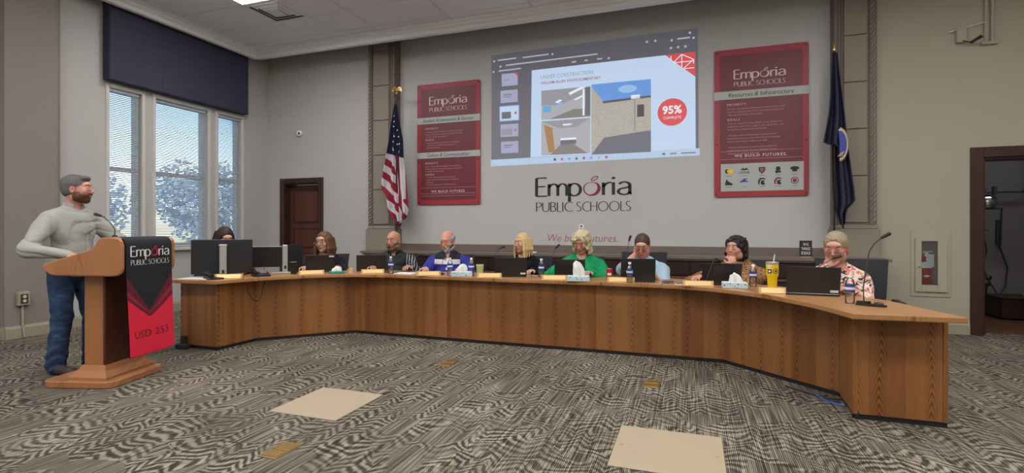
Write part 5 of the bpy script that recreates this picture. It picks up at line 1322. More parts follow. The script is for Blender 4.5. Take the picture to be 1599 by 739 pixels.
def rotM(yaw=0, pitch=0, roll=0):
    """columns: head axes. yaw about z (+ turns -y towards +x), pitch + looks down"""
    return np.array(Matrix.Rotation(yaw,3,'Z') @ Matrix.Rotation(pitch,3,'X') @ Matrix.Rotation(roll,3,'Y'))
def ik(S, T, l1, l2, pole):
    S, T, pole = map(lambda q: np.array(q, float), (S, T, pole)); d = T-S; L = np.linalg.norm(d); L2 = min(L, (l1+l2)*.995); u = d/L; T = S+u*L2
    a = (l1*l1-l2*l2+L2*L2)/(2*L2); h = math.sqrt(max(0, l1*l1-a*a)); p = pole-(pole@u)*u; p /= np.linalg.norm(p)+1e-9
    return S+u*a+p*h, T
def add_hand(F, W_, d, nrm, s=1., curl=.4, side=1, infl=0.):
    """a palm with four fingers of different length and a thumb; d = direction of the fingers, nrm = back of the hand"""
    d = np.array(d, float); d /= np.linalg.norm(d); nrm = np.array(nrm, float); nrm -= (nrm@d)*d; nrm /= np.linalg.norm(nrm); r = np.cross(d, nrm)*side
    W_ = np.array(W_, float)
    M = np.stack([r, d, nrm], 1)
    F.ell(W_+d*.048*s, (.040*s,.052*s,.017*s), .015, M=M)
    for i, (off, L, rr) in enumerate([(-.030,.068,.0085),(-.010,.078,.0092),(.011,.074,.009),(.031,.058,.008)]):
        p = W_+d*(.088-.006*abs(i-1.4))*s+r*off*s; c = curl*(1+.12*i)
        for q, (ln, cc) in enumerate(((.45,c*.7),(.32,c*1.6),(.23,c*2.3))):
            dd = d*math.cos(cc)-nrm*math.sin(cc)+r*off*2.2; dd /= np.linalg.norm(dd); p2 = p+dd*L*ln*s
            F.cap(p, p2, rr*s, rr*.92*s, .004); p = p2
    p = W_+d*.028*s-r*.032*s; dd = d*.65-r*.75-nrm*.25; dd /= np.linalg.norm(dd); p2 = p+dd*.036*s; F.cap(p, p2, .012*s, .0105*s, .008)
    dd = d*.92-r*.2-nrm*.35; dd /= np.linalg.norm(dd); F.cap(p2, p2+dd*.032*s, .0105*s, .009*s, .004)

SK = {'fair': (.60,.34,.25), 'rosy': (.58,.29,.22), 'tan': (.46,.25,.16), 'pale': (.64,.38,.29)}
def person(name, label, head, ztop, zchin, yaw, hyaw, hpitch, spec):
    """head: world x,y of the head centre; yaw: body turn; hyaw: head turn (both world, 0 faces -y)"""
    sp = dict(lean=.14, wide=1., belly=0., skin='fair', hair=None, hairmat='hair_brown', shirt='shirt_grey', sleeve='long', seated=True, h=.0065, roll=0., hs=None, hands={}, neck='round', beard=None)
    sp.update(spec)
    fw = np.array([math.sin(yaw), -math.cos(yaw)])
    hairup = .012 if sp['hair'] else 0.
    s = (ztop-zchin-hairup)/.238 if sp['hs'] is None else sp['hs']
    zc = zchin+.120*s*math.cos(hpitch)+.02*math.sin(hpitch)
    root = thing(name, label, 'person', (head[0]-fw[0]*sp['lean'], head[1]-fw[1]*sp['lean'], 0), yaw)
    hd = np.array([0, -sp['lean'], zc]); M = rotM(hyaw-yaw, hpitch, sp['roll'])
    H = lambda x, y, z: hd+M@(np.array([x, y, z])*s)
    wd = sp['wide']; seat = .50 if sp['seated'] else .93
    nb = H(0,.035,-.10)*.5+np.array([0, hd[1]+.05*s, zc-.19*s])*.5+np.array([0,.0,-.06])   # base of the neck
    nb = np.array([nb[0]*.5, hd[1]+.055, zc-.205])
    sh = .185*wd; sz = sp.get('slope', .068); SL = nb+np.array([sh, .015, -sz]); SR = nb+np.array([-sh, .015, -sz])
    hip = np.array([0, 0.02, seat])
    ch = nb*.72+hip*.28+np.array([0,.0,0.0])
    infl = .014
    # ---- joints of the arms
    arms = {}
    for sd, S_ in (('L', SL), ('R', SR)):
        hh = sp['hands'].get(sd, None); sx = 1 if sd == 'L' else -1
        if hh is None: hh = dict(to=(sx*.20*wd, S_[1]-.30, .80), pole=(sx*.6,.3,-1), d=(-sx*.3,-1,-.05), n=(0,0,1), curl=.35)
        T = np.array(hh['to'], float)
        if hh.get('head'): T = H(*hh['to'])
        l1, l2 = hh.get('len', (.29, .255)); E_, T = ik(S_, T, l1, l2, hh.get('pole', (sx*.6,.3,-1)))
        arms[sd] = (S_, E_, T, hh)
    lo = np.array([-.62, min(hd[1]-.30, -.55), seat-.10 if sp['seated'] else .0]); hi = np.array([.62, max(.28, hd[1]+.25), ztop+.06])
    pts = [a for v in arms.values() for a in v[:3]]
    for p in pts: lo[:2] = np.minimum(lo[:2], p[:2]-.16); hi = np.maximum(hi, p+.12)
    lo[0] = max(lo[0], -.8); xm = max(abs(p[0]) for p in pts)+.14; lo[0] = -max(xm, .34*wd); hi[0] = max(xm, .34*wd)
    def torso(F, g):
        F.ell(ch+np.array([0,.0,.03]), (.165*wd+g,.115+g+.02*(wd-1),.17+g), .05)
        F.cap(hip+np.array([0,.0,.06]), ch+np.array([0,.01,-.05]), .135*wd+g, .125*wd+g, .06)
        F.ell(hip+np.array([0,.0,.03]), (.18*wd+g,.135*wd+g,.13+g), .05)
        F.cap(SR+np.array([.03,0,0]), SL-np.array([.03,0,0]), .055+g, .055+g, .05)
        for S_ in (SL, SR): F.cap(nb+np.array([0,.01,.01]), S_*.85+nb*.15+np.array([0,0,.02]), .048+g*.8, .04+g*.8, .05)
        if sp['belly']: F.ell(hip*.6+ch*.4+np.array([0,-.07,.0]), (.16*wd+g,.12+sp['belly']+g,.16+g), .06)
        if sp.get('bust'):
            for q in (-1,1): F.ell(ch+np.array([q*.075,-.10,.01]), (.07+g,.06+g,.07+g), .04)
    def armset(F, g, upto='long', sd_=('L','R'), hand=True):
        for sd in sd_:
            S_, E_, T, hh = arms[sd]
            F.cap(S_, E_, .056*min(wd,1.15)+g, .042*min(wd,1.1)+g, .03)
            if upto == 'long': F.cap(E_, T, .041*min(wd,1.1)+g, .028+g, .02)
    # ---- the body, one surface
    F = Field(lo, hi, sp['h'])
    torso(F, -.004); armset(F, -.003)
    F.cap(nb-np.array([0,-.01,.03]), H(0,.025,-.045), .056*s*sp.get('nk',1.), .052*s*sp.get('nk',1.), .03)
    E = lambda c, r, k=.012, op='add': F.ell(H(*c), tuple(q*s for q in r), k*s, op, M)
    E((0,.018,.030), (.076,.096,.086)); E((0,-.020,-.030), (.060*sp.get('jaw',1.),.070,.082), .03); E((0,-.058,-.098), (.024,.020,.018), .025)
    E((0,-.076,.040), (.048,.018,.020), .025)
    for q in (-1, 1):
        E((q*.043,-.062,-.022), (.022,.020,.024), .02); E((q*.032,-.096,.011), (.017,.010,.010), .012, 'sub'); E((q*.032,-.0785,.010), (.0155,.0125,.012), .006)
        E((q*.076,.012,-.008), (.010,.019,.031), .006); E((q*.080,.006,-.006), (.005,.010,.018), .004, 'sub')
        E((q*.048*sp.get('jaw',1.),-.005,-.070), (.022,.035,.028), .03)
        E((q*.033,-.089,-.004), (.014,.006,.004), .008); E((q*.011,-.100,-.030), (.007,.008,.006), .006)
    F.cap(H(0,-.086,.016), H(0,-.108,-.022), .0075*s, .011*s, .010*s); E((0,-.106,-.027), (.011,.009,.008), .008)
    E((0,-.090,-.054), (.021,.010,.005), .006); E((0,-.088,-.064), (.019,.010,.006), .006)
    F.cap(H(-.020,-.099,-.059), H(.020,-.099,-.059), .0016*s, .0016*s, .003, 'sub')
    for sd in ('L','R'):
        S_, E_, T, hh = arms[sd]; d = hh.get('d', (0,-1,0)); n = hh.get('n', (0,0,1))
        add_hand(F, T, d, n, sp.get('hand_s', 1.0)*(1. if wd > .97 else .92), hh.get('curl', .4), 1 if sd == 'L' else -1)
    if not sp['seated']:
        for q, ft in ((-1, sp['feet'][0]), (1, sp['feet'][1])):
            kn = np.array([q*.10, -.04, .50])*.5+np.array([ft[0], ft[1]-.03, .50])*.5
            F.cap((q*.09,.02,.90), kn, .075, .052, .04); F.cap(kn, (ft[0], ft[1]+.02, .09), .05, .036, .02)
    base = np.array(SK[sp['skin']])
    Mi = M.T
    brow = np.array(sp.get('browcol', (.10,.05,.03)))
    def colf(V):
        p = (V-hd)@Mi.T/s
        c = np.repeat(base[None], len(V), 0)
        x, y, z = p[:,0], p[:,1], p[:,2]; face = (y < .01) & (np.abs(x) < .09) & (z > -.14) & (z < .13)
        def blob(cx, cy, cz, r, col, w=1.):
            k = np.clip(1-(((x-cx)/r[0])**2+((y-cy)/r[1])**2+((z-cz)/r[2])**2), 0, 1)**.6*w; 
            c[:] = c*(1-k[:,None])+np.array(col)[None]*k[:,None]
        red = base*np.array([1.02,.72,.68])
        for q in (-1,1): blob(q*.045,-.07,-.025,(.03,.04,.028),red,.6); blob(q*.078,.01,-.01,(.02,.03,.035),red,.6)
        blob(0,-.11,-.025,(.02,.03,.02),red,.7)
        lip = np.array(sp.get('lip', base*np.array([.85,.45,.42])))
        blob(0,-.098,-.055,(.026,.02,.009),lip,1.); blob(0,-.096,-.065,(.022,.02,.008),lip,1.)
        blob(0,-.10,-.0595,(.024,.02,.003),lip*.35,.9)
        for q in (-1,1):
            blob(q*.033,-.09,.031+.002,(.021,.03,.0065),brow,.95)
            blob(q*.032,-.09,.010,(.017,.03,.009),base*.62,.55)
        if sp['beard'] == 'stubble': 
            k = (np.clip((-z-.035)/.03,0,1)*np.clip(1-(y-.0)/.05,0,1)*(z > -.16)*.55)[:,None]; c = c*(1-k)+np.array([.10,.07,.06])[None]*k
        if sp.get('bald'):
            pass
        return np.clip(c, 0, 1)
    body = F.mesh('body', 'skin', root, colf)
    # ---- eyes and glasses
    for q in (-1, 1):
        e = MB(); e.M = Matrix.Translation(Vector(H(q*.032,-.0795,.0095))) @ Matrix(M.tolist()).to_4x4()
        op_ = .0022 if (hpitch > .25 or sp.get('lids')) else .0046
        e.ball((0,0,0), (.0118*s,.0128*s,op_*s), 12, 8); ob = e.build('eye', 'skin_eye', root, True)
        i_ = MB(); i_.M = e.M; i_.ball((0,-.0095*s,0), (.0056*s,.0042*s,op_*1.02*s), 8, 6); i_.build('iris', 'iris', ob, True)
    if sp.get('glasses'):
        gz, gy = sp['glasses']; g = MB(); g.M = Matrix.Translation(Vector(hd)) @ Matrix(M.tolist()).to_4x4() @ Matrix.Scale(s, 4)
        for q in (-1, 1):
            rr_ = [(q*.033+.022*math.cos(a), gy+.004*abs(math.cos(a)), gz+.015*math.sin(a)) for a in [2*PI*k/14 for k in range(15)]]
            g.tube(rr_, .0017, 5, False); g.tube([(q*.055,gy+.004,gz+.004),(q*.078,-.02,gz+.006),(q*.080,.015,gz+.0)], .0016, 5)
        g.tube([(-.011,gy,gz+.003),(0,gy-.003,gz+.006),(.011,gy,gz+.003)], .0016, 5)
        go = g.build('glasses', sp.get('gmat', 'ink_black'), root, True)
        g2 = MB(); g2.M = g.M
        for q in (-1, 1): g2.add([(q*.033+.021*math.cos(a), gy+.002, gz+.0145*math.sin(a)) for a in [2*PI*k/14 for k in range(14)]], [tuple(range(14))])
        g2.build('lens', 'pane_glass', go)
    # ---- shirt shell
    def wr(amp, fz=34.):
        return lambda X, Y, Z: amp*(np.sin(X*17+Z*fz*.7+3*np.sin(Y*11+X*5))*.5+(1-np.abs(np.sin(Y*16-Z*21+X*14+2*np.sin(Z*11+X*9))))**2*1.1-.3)
    G = Field(lo-np.array([.01,.01,.0]), hi*np.array([1,1,0])+np.array([.01,.01,nb[2]+.12]), sp['h']*1.08)
    torso(G, infl-.002)
    sc_ = np.array([sp['skin'] is not None])
    for sd in ('L','R'):
        S_, E_, T, hh = arms[sd]; g = infl
        G.cap(S_, E_ if sp['sleeve'] == 'long' else S_*.35+E_*.65, .056*min(wd,1.15)+g+.004, .044*min(wd,1.1)+g+.004, .03)
        if sp['sleeve'] == 'long': G.cap(E_, E_*.04+T*.96, .045*min(wd,1.1)+g, .031+g*.7, .02)
    G.warp(wr(sp.get('wrinkle', .006)))
    # neckline: a clean opening round the neck, deeper at the front
    nk = sp['neck']; G.cap(nb+np.array([0,-.0,-.015]), H(0,.0,-.06)+np.array([0,0,.10]), .066*s, .078*s, .004, 'sub')
    if nk in ('v', 'open'): G.cap(nb+np.array([0,-.05,-.02]), nb+np.array([0,-.16,-.12 if nk == 'v' else -.08]), .050, .008, .004, 'sub')
    if nk == 'scoop': G.ell(nb+np.array([0,-.10,-.01]), (.075,.09,.055), .004, 'sub')
    shirt = G.mesh('shirt' if nk in ('collar','open') else 'top', sp['shirt'], root)
    if sp.get('under'):
        U = Field(nb-np.array([.12,.24,.26]), nb+np.array([.12,.10,.05]), .007); U.cap(nb+np.array([0,-.01,-.035]), nb+np.array([0,-.044,-.17]), .068,.088,.01)
        U.cap(nb, H(0,0,-.05)+np.array([0,0,.05]), .061*s,.075*s,.004,'sub'); U.mesh('undershirt', sp['under'], root)
    if sp.get('collar'):
        C = Field(nb-np.array([.13,.17,.08]), nb+np.array([.13,.13,.12]), .005)
        a = nb+np.array([0,.012,-.01]); b = nb*.6+H(0,.02,-.05)*.4+np.array([0,.0,.02])
        C.cap(a, b, .082*s, .070*s, .006); C.cap(a-np.array([0,0,.1]), b+np.array([0,0,.09]), .074*s, .062*s, .004, 'sub')
        C.cap(nb+np.array([0,-.10,-.07]), nb+np.array([0,-.085,.10]), .012, .045, .004, 'sub'); C.half(b+np.array([0,0,.005]), (0,-.25,1)); C.half(a+np.array([0,0,-.03]), (0,.5,-1))
        C.mesh('collar', sp['collar'], root)
    if sp.get('placket'):
        # button placket and buttons following the shirt front
        vs = []; 
        for k in range(16):
            t = k/15.; z = nb[2]-.03-(nb[2]-.03-seat-.02)*t
            for xx in (-.015, .015):
                y = surf_y(G, sp['placket']*t+xx, z); vs.append((sp['placket']*t+xx, y-.003, z))
        MB().add(vs, [(2*k,2*k+1,2*k+3,2*k+2) for k in range(15)]).build('placket', sp['shirt'], root)
        for k in (2,5,8,11): MB().ball((sp['placket']*k/15., vs[2*k][1]-.003, vs[2*k][2]), (.005,.003,.005), 8, 5).build('button', 'tag_white', root, True)
        x0 = .055; z0 = nb[2]-.17
        pk = []
        for (xx, zz) in [(x0,z0),(x0+.10,z0),(x0+.10,z0-.10),(x0+.05,z0-.12),(x0,z0-.10)]: pk.append((xx, surf_y(G, xx, zz)-.004, zz))
        MB().add(pk, [(0,1,2,3,4)]).build('chest_pocket', sp['shirt'], root)
    if sp['sleeve'] == 'long':
        for sd in ('L','R'):
            S_, E_, T, hh = arms[sd]; d = (T-E_)/np.linalg.norm(T-E_)
            MB().tube([T-d*.045, T-d*.004], [.041, .038], 14, False).build('cuff', sp.get('cuff', sp['shirt']), root, True)
    # ---- trousers and shoes
    if sp['seated']:
        T_ = Field((-.32,-.62,0.0), (.32,.25,seat+.16), .016)
        T_.ell(hip+np.array([0,.02,.0]), (.19*wd,.16*wd,.12), .04)
        for q in (-1,1):
            T_.cap((q*.09,0,seat), (q*.12,-.40,seat+.01), .095, .07, .03); T_.cap((q*.12,-.40,seat), (q*.12,-.36,.12), .068, .052, .02)
        T_.mesh('trousers', 'blazer', root)
        for q in (-1,1):
            sh_ = Field((q*.12-.07,-.56,-.0), (q*.12+.07,-.26,.16), .010); sh_.cap((q*.12,-.34,.055),(q*.12,-.48,.04),.045,.036,.02); sh_.cap((q*.12,-.34,.05),(q*.12,-.34,.13),.045,.045,.02); sh_.half((0,0,.004),(0,0,-1)); sh_.mesh('shoe','boot',root)
    else:
        T_ = Field((-.32,-.30,0.02), (.34,.34,1.06), .009)
        T_.ell((0,.02,.93), (.175,.125,.12), .04); T_.cap((0,.01,.98),(0,.0,1.03),.150,.145,.03)
        for q, ft in ((-1, sp['feet'][0]), (1, sp['feet'][1])):
            kn = np.array([q*.10, -.04, .50])*.5+np.array([ft[0], ft[1]-.03, .50])*.5
            T_.cap((q*.09,.02,.90), kn, .098, .074, .03); T_.cap(kn, (ft[0], ft[1]+.02, .07), .074, .072, .02)
        T_.warp(lambda X, Y, Z: .006*np.exp(-((Z-.12)/.14)**2)*np.sin(Z*80+X*35+4*np.sin(Y*22))+.0035*np.sin(Z*21+Y*34+X*27+3*np.sin(Z*9+X*14))+.005*np.exp(-((Z-.5)/.09)**2)*np.sin(Z*52+X*45+Y*30))
        T_.mesh('jeans', 'denim', root)
        MB().tube([(.165*math.cos(a), .012+.125*math.sin(a), 1.0) for a in [2*PI*k/28 for k in range(29)]], .014, 6, False).build('belt', 'boot', root, True)
        for q, ft in ((-1, sp['feet'][0]), (1, sp['feet'][1])):
            sh_ = Field((ft[0]-.07,ft[1]-.25,0), (ft[0]+.07,ft[1]+.12,.17), .008); tw = sp.get('toe', 0.)
            sh_.cap((ft[0],ft[1]+.03,.055),(ft[0]+tw,ft[1]-.17,.04),.050,.040,.02); sh_.cap((ft[0],ft[1]+.02,.05),(ft[0],ft[1]+.02,.14),.048,.055,.02); sh_.half((0,0,.003),(0,0,-1)); sh_.mesh('boot','boot',root)
    # ---- hair
    st_ = sp['hair']
    if st_:
        rr_ = random.Random(int(abs(head[0])*100))
        ext = .30 if st_ in ('long','long_side') else .17
        A = Field(hd-np.array([.19,.19,ext+(.06 if st_ != 'short' else 0)])*s, hd+np.array([.19,.19,.19])*s, .0055)
        AE = lambda c, r, k=.015, op='add': A.ell(H(*c), tuple(q*s for q in r), k*s, op, M)
        AC = lambda a, b, r1, r2, k=.015, op='add': A.cap(H(*a), H(*b), r1*s, r2*s, k*s, op)
        t_ = .010
        if st_ == 'short':
            AE((0,.024,.036), (.080,.102,.094)); AE((0,.035,-.01), (.077,.082,.070))
            AE((0,-.118,-.035), (.074,.078,.132), .010, 'sub'); AE((0,-.02,-.085), (.12,.12,.045), .01, 'sub')
            for q in (-1,1): AE((q*.088,-.01,-.03), (.022,.035,.034), .01, 'sub')
            if sp.get('quiff'): AE((0,-.055,.092), (.055,.035,.024), .02)
        elif st_ == 'ring':
            AE((0,.022,.025), (.083,.102,.085)); AE((0,.0,.10), (.10,.125,.065), .015, 'sub'); AE((0,-.10,-.02), (.10,.095,.14), .012, 'sub'); AE((0,.0,-.12), (.12,.14,.065), .01, 'sub')
            for q in (-1,1): AE((q*.088,.0,-.02), (.02,.022,.032), .008, 'sub')
        elif st_ in ('long', 'long_side'):
            AE((0,.022,.036), (.086,.106,.096)); AE((0,.045,-.06), (.088,.072,.10), .04)
            dn = .23 if st_ == 'long' else .25
            for q in (-1,1):
                for k in range(4): 
                    x = q*(.074+.004*k); y = -.045+.038*k; AC((x*.9,y+.01,.04),(x+q*.012,y,-.08),.020,.022); 
                    a = H(x+q*.012,y,-.08); bt = a*.3+np.array([H(x+q*.016,y-.01,-.16)[0], H(x,y-.02,-.16)[1], zc-dn*s+.015*k])*.7; A.cap(a, bt, .022*s, .010*s, .015*s)
            AE((0,-.105,-.035), (.060,.080,.120), .012, 'sub')
            AC((0,-.14,.085),(0,-.02,.145),.006,.005,.012,'sub')
        elif st_ == 'curly':
            AE((0,.02,.04), (.092,.110,.10)); n_c = 170; br = sp.get('curl_r', .022)*.8; dn = sp.get('drop', .11)
            AE((0,.045,-.04), (.095,.075,.10), .03)
            for k in range(n_c):
                a = rr_.uniform(0, 2*PI); zz = rr_.uniform(-dn, .11); q = math.sqrt(max(.15, 1-((zz-.02)/.14)**2)) if zz > .02 else 1.
                x, y = math.cos(a)*.094*q, .018+math.sin(a)*.105*q
                if y < -.045 and zz < .045: continue
                AE((x, y, zz), (br*rr_.uniform(.7,1.2),)*3, .010)
            AE((sp.get('part',0.),-.110,-.045), (.058,.080,.122), .012, 'sub')
        elif st_ == 'back':
            AE((0,.022,.036), (.083,.106,.094)); AE((0,.09,-.03), (.045,.035,.045), .03); AE((0,.05,-.04), (.076,.06,.06), .03)
            AE((0,-.120,-.035), (.075,.084,.142), .012, 'sub'); AE((0,-.03,-.09), (.12,.09,.05), .01, 'sub')
            for q in (-1,1): AE((q*.094,-.025,-.035), (.028,.055,.055), .01, 'sub')
        fr = {'short': 240, 'ring': 200}.get(st_, 160); am = {'curly': .0035, 'short': .0016}.get(st_, .0026)
        A.warp(lambda X, Y, Z: am*np.sin((X-hd[0])*fr+14*np.sin((Z-zc)*14))*np.cos((Y-hd[1])*fr*.7+9*np.sin((Z-zc)*11)))
        A.mesh('hair', sp['hairmat'], root)
    if sp['beard'] in ('full', 'goatee', 'full_grey'):
        B = Field(hd-np.array([.13,.15,.20])*s, hd+np.array([.13,.10,.03])*s, .0048)
        BE = lambda c, r, k=.010, op='add': B.ell(H(*c), tuple(q*s for q in r), k*s, op, M)
        g = .006 if sp['beard'] != 'full_grey' else .008
        BE((0,-.020,-.030), (.060*sp.get('jaw',1.)+g,.070+g,.082+g), .03); BE((0,-.058,-.098), (.026+g,.022+g,.020+g), .02)
        for q in (-1,1): BE((q*.048,-.005,-.070), (.022+g,.035+g,.028+g), .03)
        BE((0,-.02,.035), (.12,.14,.066), .008, 'sub'); BE((0,-.13,-.003), (.075,.06,.040), .008, 'sub')
        for q in (-1,1): BE((q*.055,-.085,-.028), (.030,.045,.022), .008, 'sub')
        BE((0,-.104,-.060), (.017,.020,.0065), .004, 'sub'); BE((0,.09,-.08), (.12,.09,.12), .01, 'sub')
        BE((0,-.096,-.044), (.024,.010,.006), .004)
        B.warp(lambda X, Y, Z: .0012*np.sin(X*300)*np.sin(Z*260+Y*150))
        B.mesh('beard', 'beard_brown' if sp['beard'] == 'full' else 'beard_grey', root)
    return root, arms, G
def surf_y(G, x, z):
    i = int(round((x-G.lo[0])/G.h)); k = int(round((z-G.lo[2])/G.h)); i = min(max(i,0),G.n[0]-1); k = min(max(k,0),G.n[2]-1)
    col_ = G.f[i,:,k]; j = np.argmax(col_ < 0); return float(G.lo[1]+G.h*j) if col_[j] < 0 else 0.
def plain_skin(k):
    n = 'skin_'+k
    if n not in MATS: plain(n, tuple(c*.9 for c in SK[k]), .55, var=.03)
    return n

def chair(x, y, yaw, label, high=.30, top=.93, w=.25):
    t = thing('office_chair', label, 'chair', (x, y, 0), yaw, 'black office chairs behind the desk')
    sm_ = MB()
    MB().box(-w,w,-.25,.24,.40,.468,.03).build('seat','chair_fabric',t,True)
    def f(u, v):
        xx = (u-.5)*2*w*(.92+.16*v); zz = .52+(top-.52)*v
        return (xx, .25+.05*v+.05*v*v-.04*math.cos((u-.5)*PI), zz)
    m = MB(); NU, NV = 13, 13
    a = [f(i/12, j/12) for i in range(NU) for j in range(NV)]; b = [(p[0], p[1]+.05, p[2]) for p in a]; K = NU*NV
    fs = [(i*NV+j,(i+1)*NV+j,(i+1)*NV+j+1,i*NV+j+1) for i in range(12) for j in range(12)]; fs += [tuple(q+K for q in q_[::-1]) for q_ in fs]
    ed = [i*NV for i in range(NU)]+[(NU-1)*NV+j for j in range(1,NV)]+[i*NV+NV-1 for i in range(NU-2,-1,-1)]+[j for j in range(NV-2,0,-1)]
    fs += [(ed[i], ed[(i+1)%len(ed)], ed[(i+1)%len(ed)]+K, ed[i]+K) for i in range(len(ed))]
    m.add(a+b, fs).build('backrest','chair_fabric',t,True)
    MB().box(-.03,.03,.20,.34,.40,.62,.01).tube([(0,0,.40),(0,0,.14)],.028,10).build('post','black_plastic',t,True)
    for k in range(5):
        a = 2*PI*k/5; l = MB().tube([(0,0,.13),(.28*math.cos(a),.28*math.sin(a),.075)],[.025,.016],8).build('leg','black_plastic',t,True)
        MB().ball((.28*math.cos(a),.28*math.sin(a),.031),(.022,.022,.030),8,6).build('caster','ink_black',l,True)
    for q in (-1,1):
        MB().tube([(q*(w+.0),.12,.42),(q*(w+.035),.12,.55),(q*(w+.035),.08,.64)],.014,8).box(q*(w+.03)-.03,q*(w+.03)+.03,-.14,.14,.64,.665,.01).build('armrest','black_plastic',t,True)
    return t

def rel(p, a): return yawc(p[0], p[1])+R(a)
P = dict(P0=(-5.313,4.712), P1=(-4.56,5.56), P2=(-3.75,5.94), P3=(-2.945,5.93), P4=(-1.95,5.96), P5=(-1.218,5.95), P6=(-.508,5.78), P7=(.43,5.75), P8=(1.165,5.06), P9=(-5.188,3.061))
def seat_at(key, yaw, lean, label, **k):
    p = P[key]; fx, fy = math.sin(yaw), -math.cos(yaw)
    chair(p[0]-fx*(lean+.02), p[1]-fy*(lean+.02), yaw+k.pop('dy',0.), label, **k)
yy = {}
def add_person(key, *a, **k): return person('person', *a, **k)
# woman behind the big monitor
p = P['P0']; y_ = rel(p, 5); person('person', 'person behind the big monitor, only dark parted hair and forehead showing', p, 1.311, 1.05, y_, rel(p, 18), R(22), dict(hair='long', hairmat='hair_dark', shirt='dark_cardigan', nk=.85, wide=.92, hs=1.03, h=.009, neck='scoop'))
seat_at('P0', y_, .14, 'black office chair of the person behind the big monitor')
p = P['P1']; y_ = rel(p, -8); person('person', 'person in a dark blazer with long brown hair and glasses, beside the wooden door', p, 1.268, .975, y_, rel(p, -32), R(2), dict(hair='long', hairmat='hair_brown', shirt='blazer', under='pink_top', neck='v', nk=.85, wide=1.02, glasses=(.012,-.106), hs=1.10, lip=(.35,.10,.09), bust=True))
seat_at('P1', y_, .14, 'black office chair of the person in the dark blazer')
p = P['P2']; y_ = rel(p, -8); person('person', 'bald person in a black jacket with white stripes on one sleeve', p, 1.255, .99, y_, rel(p, -30), R(4), dict(hair=None, shirt='jacket_stripes', skin='tan', wide=1.16, belly=.04, collar='shirt_black', neck='round', under='shirt_grey', beard='stubble', jaw=1.10, hs=1.10))
seat_at('P2', y_, .14, 'black office chair of the bald person')
p = P['P3']; y_ = rel(p, -12); 
plain('polo_collar', srgb(40,44,120), .8, var=.1); plain('shirt_white', srgb(215,215,220), .8, var=.03)
person('person', 'white-bearded person looking down in a blue, black and white polo shirt', p, 1.262, 1.0, y_, rel(p, -32), R(20), dict(hair='ring', hairmat='hair_white', shirt='polo_blocks', skin='rosy', wide=1.15, belly=.03, collar='polo_collar', neck='open', under='shirt_white', beard='full_grey', lip=(.45,.26,.22), hs=1.08, browcol=(.35,.3,.28)))
seat_at('P3', y_, .14, 'black office chair of the white-bearded person')
p = P['P4']; y_ = rel(p, -15); person('person', 'person with long straight blonde hair in a black top', p, 1.225, .992, y_, rel(p, -48), R(3), dict(hair='long', hairmat='hair_blonde', shirt='shirt_black', nk=.85, wide=.95, hs=.97, lip=(.40,.13,.12)))
seat_at('P4', y_, .14, 'black office chair of the person with straight blonde hair')
p = P['P5']; y_ = rel(p, -3); person('person', 'person with curly pale blonde hair in a bright green blouse, looking down', p, 1.287, 1.0, y_, rel(p, -16), R(24), dict(hair='curly', hairmat='hair_ashblonde', shirt='shirt_green', nk=.85, wide=1.10, hs=1.05, neck='v', bust=True, lean=.16, skin='rosy', curl_r=.022, drop=.13,
    hands=dict(R=dict(to=(-.20,-.47,.80), pole=(-1,.3,-.5), d=(.5,-1,-.1), n=(0,0,1), curl=.4), L=dict(to=(.10,-.42,.80), pole=(1,.2,-.6), d=(-.3,-1,0), n=(0,0,1), curl=.4))))
seat_at('P5', y_, .16, 'black office chair of the person in green')
p = P['P6']; y_ = rel(p, -2); person('person', 'person with glasses and short brown hair in light blue, cheek on one hand', p, 1.231, .972, y_, rel(p, -8), R(22), dict(hair='short', hairmat='hair_short', shirt='shirt_blue', sleeve='short', wide=1.12, hs=1.04, neck='open', collar='shirt_blue', lean=.26, glasses=(.008,-.108), gmat='ink_black', skin='rosy',
    hands=dict(R=dict(to=(-.066,-.045,-.07), head=True, pole=(-.75,-.1,-1), d=(.25,.15,.95), n=(-.6,-.8,.1), curl=1.0, len=(.29,.24)), L=dict(to=(.13,-.50,.80), pole=(.45,.1,-1), d=(-.9,-.4,0), n=(0,0,1), curl=.4))))
seat_at('P6', y_, .30, 'black office chair of the person in light blue', top=1.0)
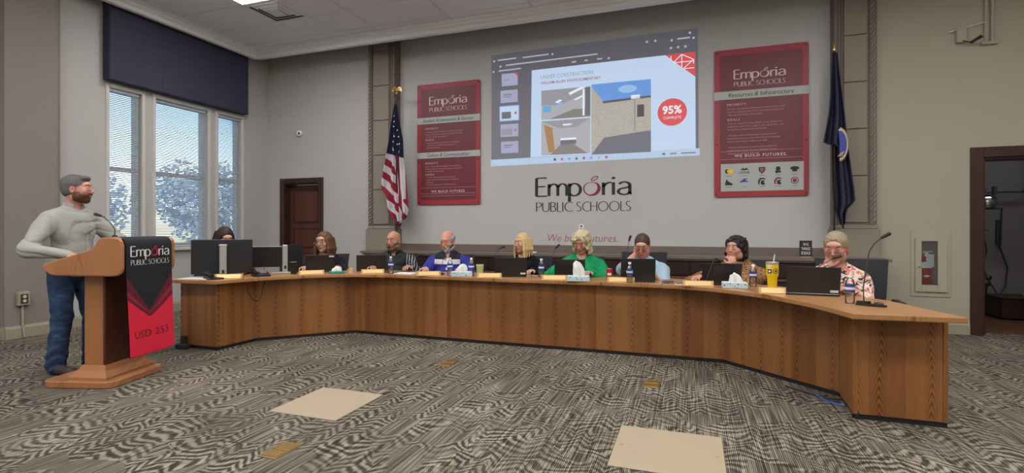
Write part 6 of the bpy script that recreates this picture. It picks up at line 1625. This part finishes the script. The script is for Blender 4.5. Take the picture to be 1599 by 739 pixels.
p = P['P7']; y_ = rel(p, -12); person('person', 'person with short dark curly hair in a leopard print top, hand at the chin', p, 1.225, .955, y_, rel(p, -28), R(-3), dict(hair='curly', hairmat='hair_curly', shirt='leopard_print', nk=.85, wide=1.22, belly=.03, bust=True, hs=1.03, skin='rosy', curl_r=.018, drop=.09, jaw=1.08, lean=.16, neck='scoop',
    hands=dict(R=dict(to=(-.26,-.46,.80), pole=(-1,.3,-.5), d=(-.2,-1,0), n=(0,0,1), curl=.3), L=dict(to=(.040,-.090,-.160), head=True, pole=(.9,-.35,-1), d=(-.45,.1,.85), n=(.6,-.75,.2), curl=1.0, len=(.29,.24)))))
seat_at('P7', y_, .16, 'black office chair of the person in leopard print')
p = P['P8']; y_ = rel(p, -2); person('person', 'person with pulled-back grey blonde hair and glasses in a floral blouse, hand at the chin', p, 1.264, .985, y_, rel(p, -10), R(14), dict(hair='back', hairmat='hair_greyblonde', shirt='floral_print', nk=.85, wide=.98, bust=True, hs=1.10, skin='rosy', glasses=(-.004,-.118), gmat='ink_rose', lean=.16, neck='v', h=.0058,
    hands=dict(R=dict(to=(-.055,-.090,-.135), head=True, pole=(-.8,-.45,-1), d=(.35,.1,.9), n=(-.5,-.8,.2), curl=1.1, len=(.29,.24)), L=dict(to=(.10,-.36,.80), pole=(.6,.5,-.9), d=(-.8,-.6,-.1), n=(0,0,1), curl=.4))))
chair(P['P8'][0]+.21, P['P8'][1]+.20, y_+.15, 'large black office chair behind the person in the floral blouse', w=.27, top=1.0)
# standing speaker
p = P['P9']; by = math.atan2(1.0, -.10)
by = R(90+2)
root, arms, G9 = person('person', 'bearded person in a grey button-up shirt and jeans standing at the podium', p, 1.773, 1.512, by, R(90+38), R(-1), dict(seated=False, hair='short', hairmat='hair_salt', quiff=True, shirt='shirt_grey', slope=.085, wide=1.02, hs=1.04, lean=.05, neck='round', collar='shirt_grey', beard='full', skin='rosy', h=.0055, wrinkle=.008, placket=-.01, lip=(.42,.22,.18),
    feet=((-.115,.03),(.13,-.05)), hands=dict(R=dict(to=(-.20,-.26,1.06), pole=(-1,.45,-.45), d=(.25,-1,-.1), n=(0,0,1), curl=.35, len=(.31,.28)), L=dict(to=(.22,-.36,1.09), pole=(1,.45,-.5), d=(-.3,-1,0), n=(0,0,1), curl=.4, len=(.31,.28)))))
